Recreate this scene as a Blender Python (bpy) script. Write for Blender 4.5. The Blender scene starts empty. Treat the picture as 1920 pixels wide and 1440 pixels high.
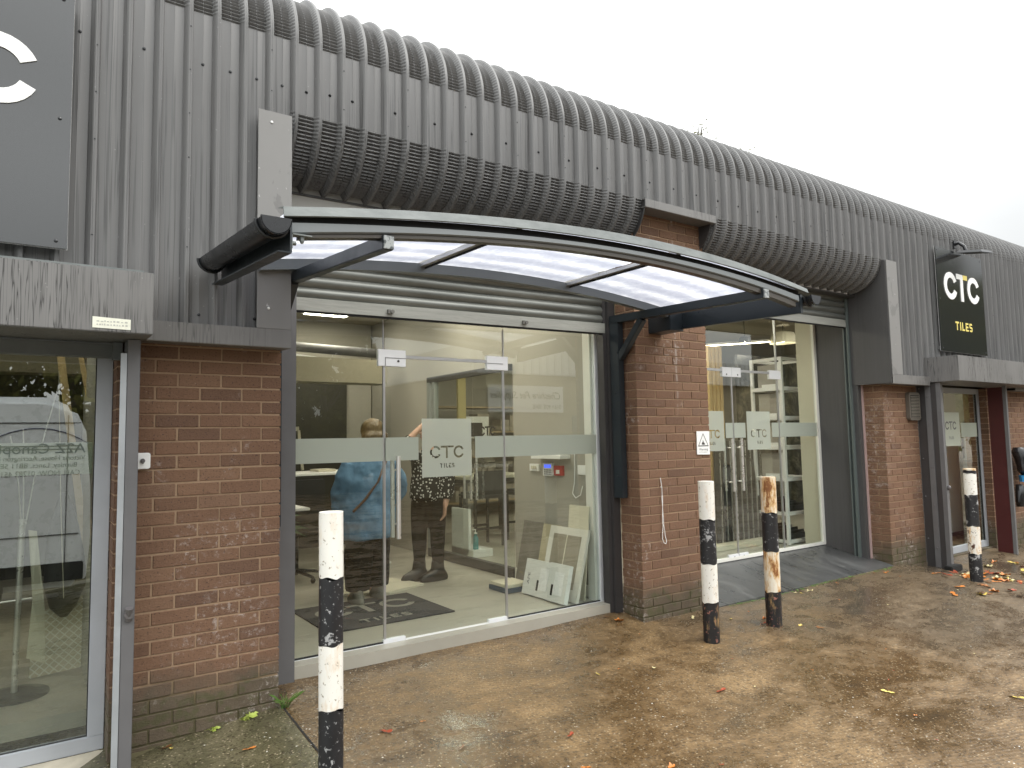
import bpy, bmesh, math, random
from mathutils import Vector, Matrix
random.seed(7)
C = bpy.context.scene
COL = C.collection
R = math.radians

# ------------------------------------------------------------------ camera
cam = bpy.data.cameras.new('camera')
camo = bpy.data.objects.new('camera', cam); COL.objects.link(camo)
cr = Vector((0.82151937, -0.56988656, -0.01830941)); cu = Vector((-0.02937162, -0.07436593, 0.99679838)); cf = Vector((0.56942359, 0.81835141, 0.07783154))
camo.matrix_world = Matrix(((cr.x, cu.x, -cf.x, -0.46981), (cr.y, cu.y, -cf.y, -4.22351), (cr.z, cu.z, -cf.z, 1.63069), (0, 0, 0, 1)))
cam.sensor_width = 36; cam.lens = 1317.316 / 1920 * 36
cam.clip_start = 0.05; cam.clip_end = 2000
C.camera = camo

# ------------------------------------------------------------------ world and sun
SUN_EL, SUN_AZ = R(50), R(138)
w = bpy.data.worlds.new("World"); C.world = w; w.use_nodes = True
nt = w.node_tree; nt.nodes.clear()
out = nt.nodes.new('ShaderNodeOutputWorld'); bg = nt.nodes.new('ShaderNodeBackground')
sky = nt.nodes.new('ShaderNodeTexSky'); sky.sky_type = 'NISHITA'; sky.sun_disc = False
sky.sun_elevation = SUN_EL; sky.sun_rotation = SUN_AZ
tc = nt.nodes.new('ShaderNodeTexCoord'); sep = nt.nodes.new('ShaderNodeSeparateXYZ')
nt.links.new(tc.outputs['Generated'], sep.inputs[0])
mr = nt.nodes.new('ShaderNodeMapRange'); mr.inputs['From Min'].default_value = 0; mr.inputs['From Max'].default_value = 1
mr.inputs['To Min'].default_value = 6.3; mr.inputs['To Max'].default_value = 30
nt.links.new(sep.outputs['Z'], mr.inputs['Value'])
no = nt.nodes.new('ShaderNodeTexNoise'); no.inputs['Scale'].default_value = 2.2; no.inputs['Detail'].default_value = 4; no.inputs['Roughness'].default_value = .45
mp = nt.nodes.new('ShaderNodeMapping'); mp.inputs['Scale'].default_value = (1, 1, 2.5)
nt.links.new(tc.outputs['Generated'], mp.inputs[0]); nt.links.new(mp.outputs[0], no.inputs['Vector'])
cl = nt.nodes.new('ShaderNodeMapRange'); cl.inputs['From Min'].default_value = .3; cl.inputs['From Max'].default_value = .7
cl.inputs['To Min'].default_value = .9; cl.inputs['To Max'].default_value = 1.12
nt.links.new(no.outputs[0], cl.inputs['Value'])
mu = nt.nodes.new('ShaderNodeMath'); mu.operation = 'MULTIPLY'
nt.links.new(mr.outputs[0], mu.inputs[0]); nt.links.new(cl.outputs[0], mu.inputs[1])
tint = nt.nodes.new('ShaderNodeVectorMath'); tint.operation = 'SCALE'; tint.inputs[0].default_value = (0.985, 1.0, 0.992)
cx = nt.nodes.new('ShaderNodeMapRange'); cx.interpolation_type = 'SMOOTHSTEP'; cx.inputs['From Min'].default_value = .74; cx.inputs['From Max'].default_value = .98
cx.inputs['To Min'].default_value = 1; cx.inputs['To Max'].default_value = .47; nt.links.new(sep.outputs['X'], cx.inputs['Value'])
m2_ = nt.nodes.new('ShaderNodeMath'); m2_.operation = 'MULTIPLY'; nt.links.new(mu.outputs[0], m2_.inputs[0]); nt.links.new(cx.outputs[0], m2_.inputs[1])
nt.links.new(m2_.outputs[0], tint.inputs['Scale'])
mx = nt.nodes.new('ShaderNodeMix'); mx.data_type = 'RGBA'; mx.inputs['Factor'].default_value = .94
nt.links.new(sky.outputs[0], mx.inputs['A']); nt.links.new(tint.outputs[0], mx.inputs['B'])
nt.links.new(mx.outputs['Result'], bg.inputs['Color']); bg.inputs['Strength'].default_value = .12
nt.links.new(bg.outputs[0], out.inputs[0])
sun = bpy.data.lights.new('sun', 'SUN'); sun.energy = 1.15; sun.angle = R(25); sun.color = (1, .97, .92)
so = bpy.data.objects.new('sun', sun); COL.objects.link(so)
so.rotation_euler = (R(90) - SUN_EL, 0, R(180) - SUN_AZ + R(0))
sd = Vector((math.sin(SUN_AZ) * math.cos(SUN_EL), math.cos(SUN_AZ) * math.cos(SUN_EL), math.sin(SUN_EL)))
so.rotation_mode = 'QUATERNION'; so.rotation_quaternion = (sd).to_track_quat('Z', 'Y')
C.view_settings.view_transform = 'Standard'; C.view_settings.look = 'None'
C.view_settings.exposure = 0.32; C.view_settings.gamma = 1
C.render.engine = 'CYCLES'
C.cycles.transparent_max_bounces = 24; C.cycles.max_bounces = 10; C.cycles.glossy_bounces = 5; C.cycles.diffuse_bounces = 4
C.cycles.sample_clamp_indirect = 6

# ------------------------------------------------------------------ material helpers
class M:
    def __init__(s, name):
        s.m = bpy.data.materials.new(name); s.m.use_nodes = True
        s.t = s.m.node_tree; s.t.nodes.clear()
        s.out = s.t.nodes.new('ShaderNodeOutputMaterial')
    def n(s, typ, **kw):
        n = s.t.nodes.new('ShaderNode' + typ)
        for k, v in kw.items():
            if k.startswith('i_'):
                n.inputs[k[2:].replace('_', ' ')].default_value = v
            else: setattr(n, k, v)
        return n
    def l(s, a, b): s.t.links.new(a, b); return b
    def pos(s, scale=(1, 1, 1), rot=(0, 0, 0)):
        g = s.n('NewGeometry'); mp = s.n('Mapping'); mp.inputs['Scale'].default_value = scale; mp.inputs['Rotation'].default_value = rot
        s.l(g.outputs['Position'], mp.inputs[0]); return mp.outputs[0]
    def noise(s, scale, vec=None, detail=3, rough=.5, mapscale=(1, 1, 1), dist=0):
        n = s.n('TexNoise'); n.inputs['Scale'].default_value = scale; n.inputs['Detail'].default_value = detail
        n.inputs['Roughness'].default_value = rough; n.inputs['Distortion'].default_value = dist
        s.l(vec if vec else s.pos(mapscale), n.inputs['Vector']); return n.outputs[0]
    def ramp(s, fac, stops, interp='LINEAR'):
        r = s.n('ValToRGB'); r.color_ramp.interpolation = interp
        while len(r.color_ramp.elements) < len(stops): r.color_ramp.elements.new(.5)
        for e, (p, c) in zip(r.color_ramp.elements, stops):
            e.position = p; e.color = (c, c, c, 1) if isinstance(c, (int, float)) else tuple(c) + (1,)
        s.l(fac, r.inputs[0]); return r.outputs[0]
    def mix(s, f, a, b, blend='MIX'):
        m = s.n('Mix', data_type='RGBA', blend_type=blend)
        for k, v in (('Factor', f), ('A', a), ('B', b)):
            i = m.inputs[k] if k != 'Factor' else m.inputs[0]
            if k == 'A': i = m.inputs[6]
            if k == 'B': i = m.inputs[7]
            if hasattr(v, 'is_linked') or hasattr(v, 'links'): s.l(v, i)
            elif k == 'Factor': i.default_value = v
            else: i.default_value = tuple(v) + (1,) if not isinstance(v, (int, float)) else (v, v, v, 1)
        return m.outputs[2]
    def math(s, op, a, b=0.0):
        m = s.n('Math', operation=op)
        for i, v in enumerate((a, b)):
            if hasattr(v, 'links'): s.l(v, m.inputs[i])
            else: m.inputs[i].default_value = v
        return m.outputs[0]
    def bsdf(s, col, rough=.5, metal=0.0, spec=.5, bump=None, bstr=.3, bdist=.01, **kw):
        b = s.n('BsdfPrincipled')
        for k, v in (('Base Color', col), ('Roughness', rough), ('Metallic', metal)):
            if hasattr(v, 'links'): s.l(v, b.inputs[k])
            elif k == 'Base Color': b.inputs[k].default_value = tuple(v) + (1,)
            else: b.inputs[k].default_value = v
        b.inputs['Specular IOR Level'].default_value = spec
        if bump is not None:
            bp = s.n('Bump'); bp.inputs['Strength'].default_value = bstr; bp.inputs['Distance'].default_value = bdist
            s.l(bump, bp.inputs['Height']); s.l(bp.outputs[0], b.inputs['Normal'])
        s.l(b.outputs[0], s.out.inputs[0]); return b

def simple(name, col, rough=.5, metal=0.0, var=.12, scale=8, spec=.5):
    m = M(name); f = m.noise(scale, detail=4, rough=.6)
    c0 = tuple(x * (1 - var) for x in col); c1 = tuple(min(1, x * (1 + var)) for x in col)
    c = m.mix(f, c0, c1)
    r = m.ramp(f, [(.3, max(0, rough - .08)), (.7, min(1, rough + .08))])
    m.bsdf(c, r, metal, spec, bump=f, bstr=.05); return m.m

def cladding_mat(name, base, streak=.45, rough=.42, wide=(60, 60, .9), th=.50, dense=.42):
    m = M(name)
    big = m.noise(1.3, detail=5, rough=.6)
    col = m.mix(big, tuple(x * .86 for x in base), tuple(x * 1.14 for x in base))
    v = m.pos(wide)
    st = m.noise(1.0, vec=v, detail=2, rough=.5, dist=.25)
    sm = m.ramp(st, [(th, 0.0), (th + .035, 1.0), (th + .055, 1.0), (th + .09, 0.0)])
    patch = m.ramp(m.noise(1.0, detail=3, mapscale=(3.2, 3.2, 1.1)), [(dense, 0.0), (dense + .12, 1.0)])
    k = m.math('MULTIPLY', m.math('MULTIPLY', sm, patch), streak)
    col = m.mix(k, col, tuple(x * .42 for x in base))
    v2 = m.pos((26, 26, .25)); st2 = m.ramp(m.noise(1.0, vec=v2, detail=2), [(.45, 0.0), (.7, 1.0)])
    col = m.mix(m.math('MULTIPLY', st2, .20), col, tuple(x * 1.4 for x in base))
    spk = m.ramp(m.noise(48, detail=1), [(.76, 0.0), (.78, 1.0)])
    col = m.mix(m.math('MULTIPLY', spk, .35), col, tuple(min(1, x * 2.4) for x in base))
    rg = m.ramp(k, [(0.0, rough + .05), (1.0, rough - .15)])
    m.bsdf(col, rg, 0, .45, bump=big, bstr=.04); return m.m

def flat_panel_mat(name, base):
    m = M(name); big = m.noise(2.0, detail=5, rough=.6)
    col = m.mix(big, tuple(x * .92 for x in base), tuple(x * 1.08 for x in base))
    bl = m.ramp(m.noise(3.1, detail=6, rough=.6, mapscale=(1, 1, .7), dist=.6), [(.585, 0.0), (.60, 1.0)])
    col = m.mix(m.math('MULTIPLY', bl, .55), col, tuple(x * .62 for x in base))
    sp = m.ramp(m.noise(30, detail=2), [(.74, 0.0), (.76, 1.0)]); col = m.mix(m.math('MULTIPLY', sp, .5), col, (.55, .54, .52))
    m.bsdf(col, .5, 0, .45, bump=big, bstr=.05); return m.m
CLAD = cladding_mat('weathered_grey_cladding', (.128, .1265, .125), .75, wide=(45, 45, .5), dense=.40)
FLASH = cladding_mat('weathered_grey_flashing', (.165, .160, .154), .9, wide=(70, 70, 3.0), dense=.44)
BOXM = cladding_mat('dripped_grey_box_paint', (.158, .154, .150), 1.0, wide=(75, 75, 2.2), dense=.36, th=.47)
FLATP = flat_panel_mat('flat_grey_panel', (.20, .195, .188))
PANELM = cladding_mat('dark_grey_flat_panel', (.072, .070, .070), .25, .5)
POSTM = simple('grey_steel_post_paint', (.13, .128, .13), .5, var=.15)
DARKM = simple('dark_brown_grey_steel', (.045, .042, .042), .45)
GREENB = simple('blue_black_canopy_paint', (.020, .026, .031), .35, var=.15)
ARCHM = simple('grey_green_canopy_aluminium', (.13, .142, .145), .35, var=.08, scale=3)
CAPM = M('dull_zinc_capping'); _f = CAPM.noise(5, detail=6, rough=.7, mapscale=(1, 3, 3))
_c = CAPM.mix(CAPM.ramp(_f, [(.35, 0.0), (.65, 1.0)]), (.115, .128, .125), (.185, .20, .195)); CAPM.bsdf(_c, .5, .1, bump=_f, bstr=.05); CAPM = CAPM.m
BLACKG = simple('black_plastic_gutter', (.012, .013, .015), .3, var=.2)
BLACKR = simple('black_rubber', (.008, .008, .008), .7)
ALU = simple('brushed_aluminium', (.5, .5, .5), .35, .7, var=.08)
STEEL = simple('polished_steel', (.78, .76, .72), .30, .75, var=.04)
WHITEF = simple('white_powder_coat', (.72, .73, .74), .4, var=.04)
SILVER = simple('silver_window_frame', (.42, .44, .47), .45, .2, var=.08)
SLAT = M('galvanised_shutter'); _f = SLAT.noise(2.5, detail=6, rough=.65, mapscale=(.6, 1, 4))
_c = SLAT.mix(SLAT.ramp(_f, [(.3, 0.0), (.7, 1.0)]), (.105, .11, .10), (.19, .195, .178)); SLAT.bsdf(_c, .42, .45, bump=_f, bstr=.05); SLAT = SLAT.m
BARM = M('scuffed_pale_shutter_bar'); _f = BARM.noise(4, detail=7, rough=.75, mapscale=(.5, 1, 6))
_s = BARM.ramp(BARM.noise(9, detail=6, rough=.8, mapscale=(.5, 1, 5)), [(.60, 0.0), (.72, 1.0)])
_c = BARM.mix(BARM.ramp(_f, [(.3, 0.0), (.7, 1.0)]), (.24, .245, .22), (.37, .37, .335)); _c = BARM.mix(BARM.math('MULTIPLY', _s, .7), _c, (.16, .15, .14))
BARM.bsdf(_c, .5, .15); BARM = BARM.m

def brick_mat():
    m = M('red_brown_brick')
    at = m.n('Attribute', attribute_name='tone'); tone = at.outputs['Fac']
    col = m.ramp(tone, [(0.0, (.122, .070, .045)), (.25, (.158, .089, .054)), (.6, (.178, .100, .060)), (.85, (.208, .122, .074)), (1.0, (.165, .102, .068))])
    grain = m.noise(75, detail=4, rough=.75, mapscale=(1, 1, 2.2))
    col = m.mix(m.ramp(grain, [(.35, 0.0), (.7, .35)]), col, (.30, .17, .11))
    pits = m.ramp(m.noise(95, detail=3), [(.34, 1.0), (.40, 0.0)])
    col = m.mix(m.math('MULTIPLY', pits, .75), col, (.03, .02, .018))
    big = m.noise(3.2, detail=4)
    col = m.mix(m.ramp(big, [(.35, .0), (.75, .22)]), col, (.10, .055, .04))
    # green-grey damp in the lowest courses, ragged edge
    g = m.n('NewGeometry'); s = m.n('SeparateXYZ'); m.l(g.outputs['Position'], s.inputs[0])
    h = m.math('ADD', s.outputs['Z'], m.math('MULTIPLY', m.noise(2.6, detail=6, rough=.68), -.56))
    damp = m.ramp(h, [(.0, .85), (.07, .5), (.17, 0.0)])
    col = m.mix(damp, col, m.mix(m.noise(9, detail=5), (.055, .046, .034), (.135, .112, .075)))
    moss = m.math('MULTIPLY', m.ramp(h, [(0.0, 1.0), (.05, 0.0)]), m.ramp(m.noise(14, detail=4), [(.5, 0.0), (.6, 1.0)]))
    col = m.mix(m.math('MULTIPLY', moss, .4), col, (.055, .07, .015))
    # white efflorescence smears
    ef = m.math('MULTIPLY', m.ramp(m.noise(26, detail=6, rough=.75), [(.53, 0.0), (.62, 1.0)]), m.ramp(m.noise(2.3, detail=2), [(.55, 0.0), (.63, 1.0)]))
    smear = m.ramp(m.noise(19, detail=7, rough=.8), [(.53, 0.0), (.62, 1.0)])
    def spot(xc, zc, rx, rz):
        a = m.math('DIVIDE', m.math('SUBTRACT', s.outputs['X'], xc), rx); b_ = m.math('DIVIDE', m.math('SUBTRACT', s.outputs['Z'], zc), rz)
        d = m.math('ADD', m.math('MULTIPLY', a, a), m.math('MULTIPLY', b_, b_)); return m.ramp(d, [(.35, 1.0), (1.0, 0.0)])
    sp = m.math('ADD', m.math('ADD', spot(.52, .62, .26, .28), spot(7.80, 1.75, .16, .42)), spot(7.70, 1.25, .08, .35))
    ef = m.math('MINIMUM', m.math('ADD', ef, m.math('MULTIPLY', smear, sp)), 1.0)
    wob = m.math('MULTIPLY', m.math('SUBTRACT', m.noise(5, detail=4), .5), .05)
    dx_ = m.math('ABSOLUTE', m.math('ADD', m.math('SUBTRACT', s.outputs['X'], 4.235), wob))
    drip = m.math('MULTIPLY', m.ramp(dx_, [(.006, 1.0), (.016, 0.0)]), m.math('MULTIPLY', m.ramp(m.math('SUBTRACT', s.outputs['Z'], 1.6), [(.05, 0.0), (.5, .8), (.85, 1.0)]), m.ramp(m.noise(11, detail=4), [(.40, 0.0), (.5, 1.0)])))
    ef = m.math('MAXIMUM', ef, drip)
    col = m.mix(m.math('MULTIPLY', ef, .5), col, (.52, .47, .43))
    fl = m.ramp(m.noise(95, detail=1), [(.765, 0.0), (.79, 1.0)])
    col = m.mix(m.math('MULTIPLY', fl, .5), col, (.55, .48, .42))
    m.bsdf(col, m.ramp(damp, [(0.0, .82), (1.0, .6)]), 0, .3, bump=m.math('ADD', grain, m.math('MULTIPLY', m.noise(22, detail=5, rough=.7), 1.3)), bstr=.75, bdist=.005); return m.m
BRICK = brick_mat()
MORTAR = M('buff_mortar'); _f = MORTAR.noise(60, detail=4)
_g = MORTAR.n('NewGeometry'); _s = MORTAR.n('SeparateXYZ'); MORTAR.l(_g.outputs['Position'], _s.inputs[0])
_h = MORTAR.math('ADD', _s.outputs['Z'], MORTAR.math('MULTIPLY', MORTAR.noise(3.5, detail=5, rough=.6), -.42))
_c = MORTAR.mix(_f, (.27, .18, .115), (.40, .28, .185)); _c = MORTAR.mix(MORTAR.ramp(_h, [(.04, .85), (.20, 0.0)]), _c, (.05, .055, .025))
MORTAR.bsdf(_c, .9, 0, .2, bump=_f, bstr=.4, bdist=.003); MORTAR = MORTAR.m

def glass_mat(name, tint=(.93, .96, .94), ior=1.5, boost=1.25):
    m = M(name)
    tr = m.n('BsdfTransparent'); tr.inputs[0].default_value = tint + (1,)
    gl = m.n('BsdfGlossy'); gl.inputs['Roughness'].default_value = .0; gl.inputs['Color'].default_value = (.97, 1, .97, 1)
    fr = m.n('Fresnel'); fr.inputs[0].default_value = ior
    ge = m.n('NewGeometry'); f = m.math('MULTIPLY', m.math('MULTIPLY', fr.outputs[0], boost), m.math('SUBTRACT', 1.0, ge.outputs['Backfacing']))
    f = m.math('MINIMUM', f, 1.0)
    mx = m.n('MixShader'); m.l(f, mx.inputs[0]); m.l(tr.outputs[0], mx.inputs[1]); m.l(gl.outputs[0], mx.inputs[2])
    m.l(mx.outputs[0], m.out.inputs[0]); return m.m
GLASS = glass_mat('clear_window_glass', boost=2.3)
GLASS2 = glass_mat('double_window_glass', (.86, .89, .86), boost=6.5)
FILM = M('frosted_film')
_d = FILM.n('BsdfDiffuse'); _d.inputs[0].default_value = (.56, .60, .54, 1)
_t = FILM.n('BsdfTranslucent'); _t.inputs[0].default_value = (.55, .57, .50, 1)
_p = FILM.n('BsdfTransparent'); _p.inputs[0].default_value = (.9, .93, .88, 1)
_m1 = FILM.n('MixShader'); _m1.inputs[0].default_value = .4; FILM.l(_d.outputs[0], _m1.inputs[1]); FILM.l(_t.outputs[0], _m1.inputs[2])
_m2 = FILM.n('MixShader'); _m2.inputs[0].default_value = .14; FILM.l(_m1.outputs[0], _m2.inputs[1]); FILM.l(_p.outputs[0], _m2.inputs[2])
FILM.l(_m2.outputs[0], FILM.out.inputs[0]); FILM = FILM.m
POLY = M('wet_opal_polycarbonate')
_v = POLY.pos((1, 1, 1)); _sx = POLY.n('SeparateXYZ'); POLY.l(_v, _sx.inputs[0])
_w = POLY.math('SINE', POLY.math('MULTIPLY', _sx.outputs['Y'], 26.0)); _f = POLY.noise(7, detail=6, rough=.75)
_wn = POLY.math('ADD', POLY.math('MULTIPLY', _w, .16), _f)
_c = POLY.ramp(_wn, [(.30, (.35, .362, .42)), (.50, (.44, .452, .505)), (.62, (.54, .548, .59)), (.75, (.74, .75, .78))])
_t = POLY.n('BsdfTranslucent'); POLY.l(_c, _t.inputs[0])
_p = POLY.n('BsdfTransparent'); POLY.l(_c, _p.inputs[0])
_g = POLY.n('BsdfGlossy'); _g.inputs['Roughness'].default_value = .25; _g.inputs[0].default_value = (.8, .8, .85, 1)
_m1 = POLY.n('MixShader'); _m1.inputs[0].default_value = .22; POLY.l(_t.outputs[0], _m1.inputs[1]); POLY.l(_p.outputs[0], _m1.inputs[2])
_m2 = POLY.n('MixShader'); _m2.inputs[0].default_value = .06; POLY.l(_m1.outputs[0], _m2.inputs[1]); POLY.l(_g.outputs[0], _m2.inputs[2])
POLY.l(_m2.outputs[0], POLY.out.inputs[0]); POLY = POLY.m

def ground_mat():
    m = M('wet_brown_concrete')
    P = m.pos((1, 1, 1)); s = m.n('SeparateXYZ'); m.l(P, s.inputs[0])
    big = m.noise(.8, detail=6, rough=.65, dist=.8)
    strk = m.noise(1.3, detail=7, rough=.68, mapscale=(.9, 2.4, 1), dist=.5)
    mid = m.noise(7, detail=6, rough=.75)
    b = m.math('ADD', m.math('MULTIPLY', big, .40), m.math('ADD', m.math('MULTIPLY', strk, .35), m.math('MULTIPLY', mid, .25)))
    wet = m.ramp(b, [(.46, 1.0), (.55, 0.0)])
    col = m.ramp(b, [(.36, (.034, .024, .014)), (.45, (.085, .052, .023)), (.52, (.145, .091, .041)), (.60, (.245, .158, .073)), (.68, (.35, .245, .13))])
    fx = m.n('MapRange'); m.l(m.math('ADD', m.math('ADD', s.outputs['X'], m.math('MULTIPLY', m.noise(.9, detail=5), 3.0)), m.math('MULTIPLY', s.outputs['Y'], .6)), fx.inputs[0])
    fx.inputs['From Min'].default_value = 5.2; fx.inputs['From Max'].default_value = 6.4
    col = m.mix(m.math('MULTIPLY', fx.outputs[0], .42), col, m.mix(mid, (.04, .037, .032), (.14, .13, .11)))
    lx = m.n('MapRange'); m.l(s.outputs['X'], lx.inputs[0]); lx.inputs['From Min'].default_value = .795; lx.inputs['From Max'].default_value = .80
    lx.inputs['To Min'].default_value = 1; lx.inputs['To Max'].default_value = 0
    slab = m.ramp(m.noise(3, detail=6, rough=.7), [(.3, (.035, .034, .020)), (.5, (.085, .078, .042)), (.7, (.155, .135, .080))])
    col = m.mix(lx.outputs[0], col, slab)
    ag = m.n('TexVoronoi'); ag.inputs['Scale'].default_value = 62; m.l(P, ag.inputs['Vector'])
    agc = m.ramp(ag.outputs['Color'], [(.62, 0.0), (.66, 1.0)])
    agd = m.math('MULTIPLY', agc, m.ramp(ag.outputs['Distance'], [(.22, 1.0), (.38, 0.0)]))
    col = m.mix(m.math('MULTIPLY', agd, .6), col, (.46, .38, .26))
    dk = m.n('TexVoronoi'); dk.inputs['Scale'].default_value = 48; m.l(P, dk.inputs['Vector'])
    dkc = m.math('MULTIPLY', m.ramp(dk.outputs['Color'], [(.55, 0.0), (.60, 1.0)]), m.ramp(dk.outputs['Distance'], [(.3, 1.0), (.5, 0.0)]))
    col = m.mix(m.math('MULTIPLY', dkc, .55), col, (.030, .022, .014))
    fine = m.noise(85, detail=4, rough=.85)
    col = m.mix(m.ramp(fine, [(.36, .65), (.52, 0.0)]), col, (.022, .017, .011))
    fl = m.n('TexVoronoi'); fl.inputs['Scale'].default_value = 19; m.l(P, fl.inputs['Vector'])
    flk = m.math('MULTIPLY', m.ramp(fl.outputs['Distance'], [(.07, 1.0), (.11, 0.0)]), m.ramp(m.noise(1.4, detail=4), [(.47, 0.0), (.60, 1.0)]))
    flk = m.math('MULTIPLY', flk, m.ramp(m.noise(60, detail=2), [(.45, 0.0), (.5, 1.0)]))
    col = m.mix(m.math('MULTIPLY', flk, .95), col, (.78, .76, .70))
    rg = m.ramp(wet, [(0.0, .45), (1.0, .09)])
    rg2 = m.mix(m.math('MULTIPLY', fine, .25), rg, (.55, .55, .55))
    hgt = m.math('ADD', m.math('MULTIPLY', mid, 1.2), m.math('ADD', m.math('MULTIPLY', fine, .35), m.math('MULTIPLY', agd, .12)))
    gv = m.math('SINE', m.math('MULTIPLY', m.math('ADD', m.math('MULTIPLY', s.outputs['X'], .35), s.outputs['Y']), 190.0))
    hgt = m.math('ADD', hgt, m.math('MULTIPLY', gv, .08))
    b_ = m.bsdf(col, rg2, 0, .45, bump=hgt, bstr=.7, bdist=.007)
    bn = b_.inputs['Normal'].links[0].from_node; m.l(m.ramp(wet, [(0.0, .75), (1.0, .16)]), bn.inputs['Strength']); return m.m
GROUND = ground_mat()
ASPH = simple('damp_asphalt', (.05, .05, .052), .6, var=.4, scale=6)
RAMPM = M('black_slate_ramp')
_f = RAMPM.noise(1.6, detail=6, rough=.7, mapscale=(3.2, .9, 1), dist=.5); _c = RAMPM.ramp(_f, [(.35, (.035, .036, .037)), (.55, (.065, .066, .066)), (.7, (.11, .112, .11))])
RAMPM.bsdf(_c, RAMPM.ramp(_f, [(.35, .22), (.7, .5)]), 0, .5, bump=_f, bstr=.1); RAMPM = RAMPM.m
FLOORM = M('pale_concrete_tile_floor'); _f = FLOORM.noise(2.2, detail=5, rough=.6, mapscale=(1, 2, 1))
_c = FLOORM.mix(_f, (.30, .282, .235), (.45, .425, .36)); FLOORM.bsdf(_c, .3, 0, .5); FLOORM = FLOORM.m
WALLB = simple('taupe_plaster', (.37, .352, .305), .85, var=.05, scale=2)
WALLD = simple('shade_toned_plaster', (.045, .043, .033), .85, var=.1, scale=2)  # dim room and olive tree reflection put into the wall colour
CEILM = simple('beige_ceiling', (.30, .27, .21), .9, var=.04)
SKIRT = simple('white_gloss_paint', (.75, .74, .68), .4, var=.03)
CREAM = simple('cream_board', (.62, .585, .46), .6, var=.04)
BLKBOX = simple('black_tile', (.03, .028, .026), .35, var=.2)
RED = simple('dark_red_paint', (.055, .006, .006), .5, var=.25)
SIGNB = M('glossy_black_sign'); SIGNB.bsdf((.020, .022, .023), .10, 0, 1.0); SIGNB = SIGNB.m
WHITE = simple('white_lettering', (.85, .85, .83), .5, var=.02)
YEL = simple('yellow_lettering', (.75, .62, .16), .5, var=.03)
GREYL = simple('grey_lettering', (.12, .12, .13), .6)

def emit(name, col, st):
    m = M(name); e = m.n('Emission'); e.inputs[0].default_value = col + (1,); e.inputs[1].default_value = st
    m.l(e.outputs[0], m.out.inputs[0]); return m.m
LED = emit('warm_led_light', (1, .90, .74), 19.0)
LEDS = emit('warm_led_strip', (1, .84, .58), 14.0)

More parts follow.
